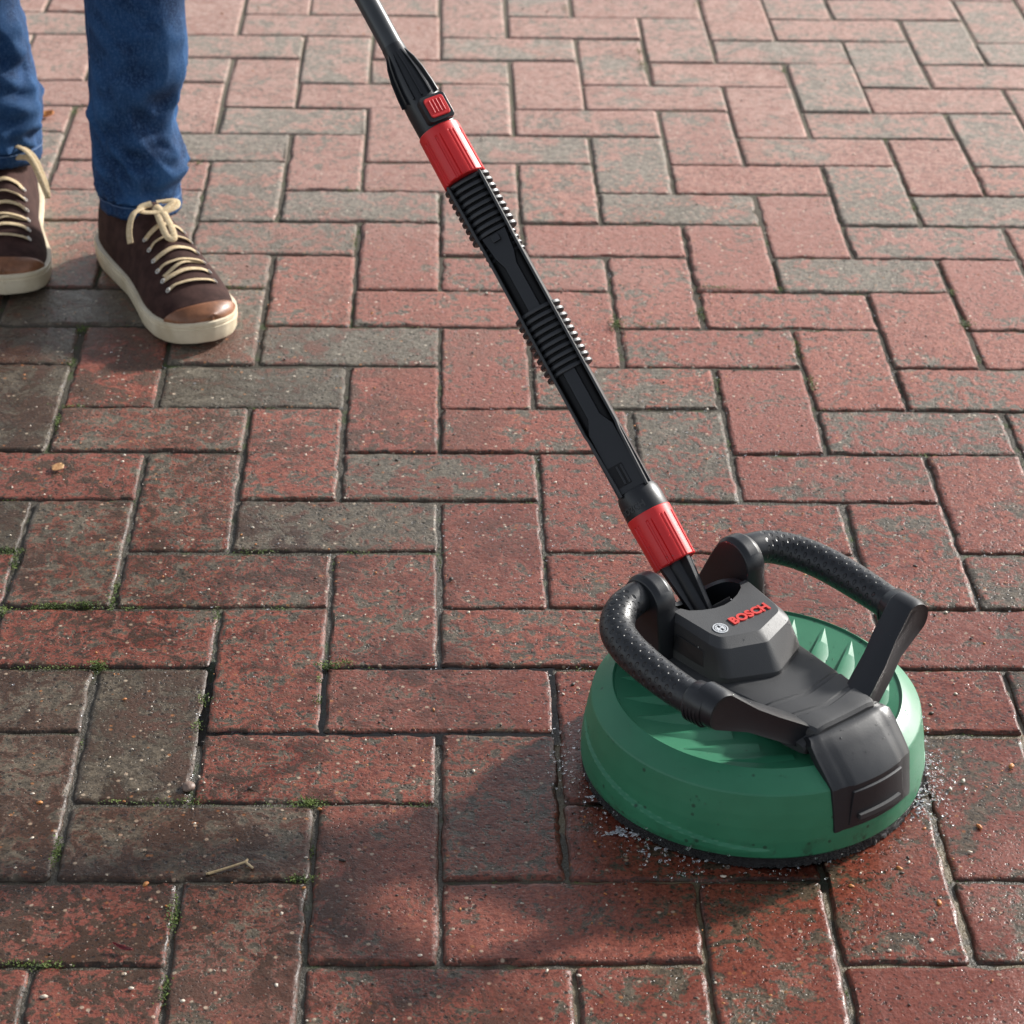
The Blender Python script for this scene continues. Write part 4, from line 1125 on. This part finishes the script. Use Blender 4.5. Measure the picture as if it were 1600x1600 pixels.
def splash():
    # low broken water: flattened lumps strung along short streaks on the bricks
    V = MB(); ico = bmesh.new(); bmesh.ops.create_icosphere(ico, subdivisions=2, radius=1)
    iv = [v.co.copy() for v in ico.verts]; iff = [[v.index for v in f.verts] for f in ico.faces]; ico.free()
    def lump(p, a, r, st, h):
        c, sn = math.cos(a), math.sin(a); sd = random.uniform(0, 90)
        vs = []
        for q in iv:
            k = 1 + .45 * noise.noise(q * 1.7 + Vector((sd, 0, 0)))
            x, y, z = q.x * r * st * k, q.y * r * k, q.z * r * h * k
            vs.append((p.x + x * c - y * sn, p.y + x * sn + y * c, p.z + z))
        V.add(vs, iff)
    def streak(p0, p1, n, w, r):
        a = G(*p0); b = G(*p1); d = b - a; ang = math.atan2(d.y, d.x)
        for _ in range(n):
            t = random.random() ** 1.4; q = a.lerp(b, t); f = 1 - .7 * t
            lump(Vector((q.x + random.gauss(0, w * f), q.y + random.gauss(0, w * f), .0006 + abs(random.gauss(0, .0012)) * f)), ang + random.gauss(0, .5), r * f * random.uniform(.4, 1.2), random.uniform(1, 2.4), random.uniform(.4, .8))
    streak((1000, 1305), (940, 1303), 36, .0030, .0015); streak((985, 1300), (932, 1308), 22, .0014, .0011); streak((968, 1300), (962, 1290), 16, .001, .0014)
    streak((930, 1248), (912, 1248), 14, .0018, .0014)
    for x in range(1010, 1330, 16): streak((x, 1322 + 22 * math.sin((x - 1000) / 110)), (x - 14 + random.gauss(0, 8), 1350 + random.gauss(0, 4)), 5, .0022, .0013)
    streak((1265, 1346), (1235, 1362), 20, .0016, .0013)
    for y in range(1150, 1280, 7): streak((1434, y), (1452 + random.gauss(0, 10), y + random.gauss(0, 12)), 5, .0035, .0012)
    o = V.build('water_splash', M_FOAM, None, smooth=180); tag(o, 'white water splashing out from under the black skirt of the cleaner', 'water', kind='stuff')
splash()

# thin sheet of standing water: only shows where it lies above brick or joint
def film_mat():
    t = NT('thin_water_film'); nt = t.t
    tr = t.n('ShaderNodeBsdfTransparent'); gl = t.n('ShaderNodeBsdfGlossy'); gl.inputs['Roughness'].default_value = .05
    tr.inputs['Color'].default_value = (.985, .985, .985, 1)
    P = t.n('ShaderNodeNewGeometry').outputs['Position']
    nrm = t.bump(t.noise(55, 3, .6, P), .25, .002); nt.links.new(nrm, gl.inputs['Normal'])
    fr = t.n('ShaderNodeFresnel'); fr.inputs['IOR'].default_value = 1.33; nt.links.new(nrm, fr.inputs['Normal'])
    mx = t.n('ShaderNodeMixShader'); nt.links.new(fr.outputs[0], mx.inputs[0]); nt.links.new(tr.outputs[0], mx.inputs[1]); nt.links.new(gl.outputs[0], mx.inputs[2])
    nt.links.new(mx.outputs[0], nt.nodes['Material Output'].inputs['Surface'])
    return t.m
def water():
    m = MB(); NS = 140; a = []; b = []
    for j in range(NS):
        th = 2 * math.pi * j / NS; c, sn = math.cos(th), math.sin(th)
        ro = .152 + .022 * noise.noise(Vector((c * 1.6, sn * 1.6, 3))) + .008 * noise.noise(Vector((c * 6, sn * 6, 9)))
        a.append((CX + .12 * c, CY + .12 * sn, -.0005)); b.append((CX + ro * c, CY + ro * sn, -.0009))
    m.loft([a, b], cap=False)
    # water standing in the joints left of the machine
    m.add([(-.21, .285, -.0022), (.102, .285, -.0022), (.102, .415, -.0022), (-.21, .415, -.0022)], [(0, 1, 2, 3)])
    o = m.build('water', film_mat()); o['kind'] = 'structure'
    for p in o.data.polygons:
        if p.normal.z < 0: p.flip()
    o.data.update()
water()
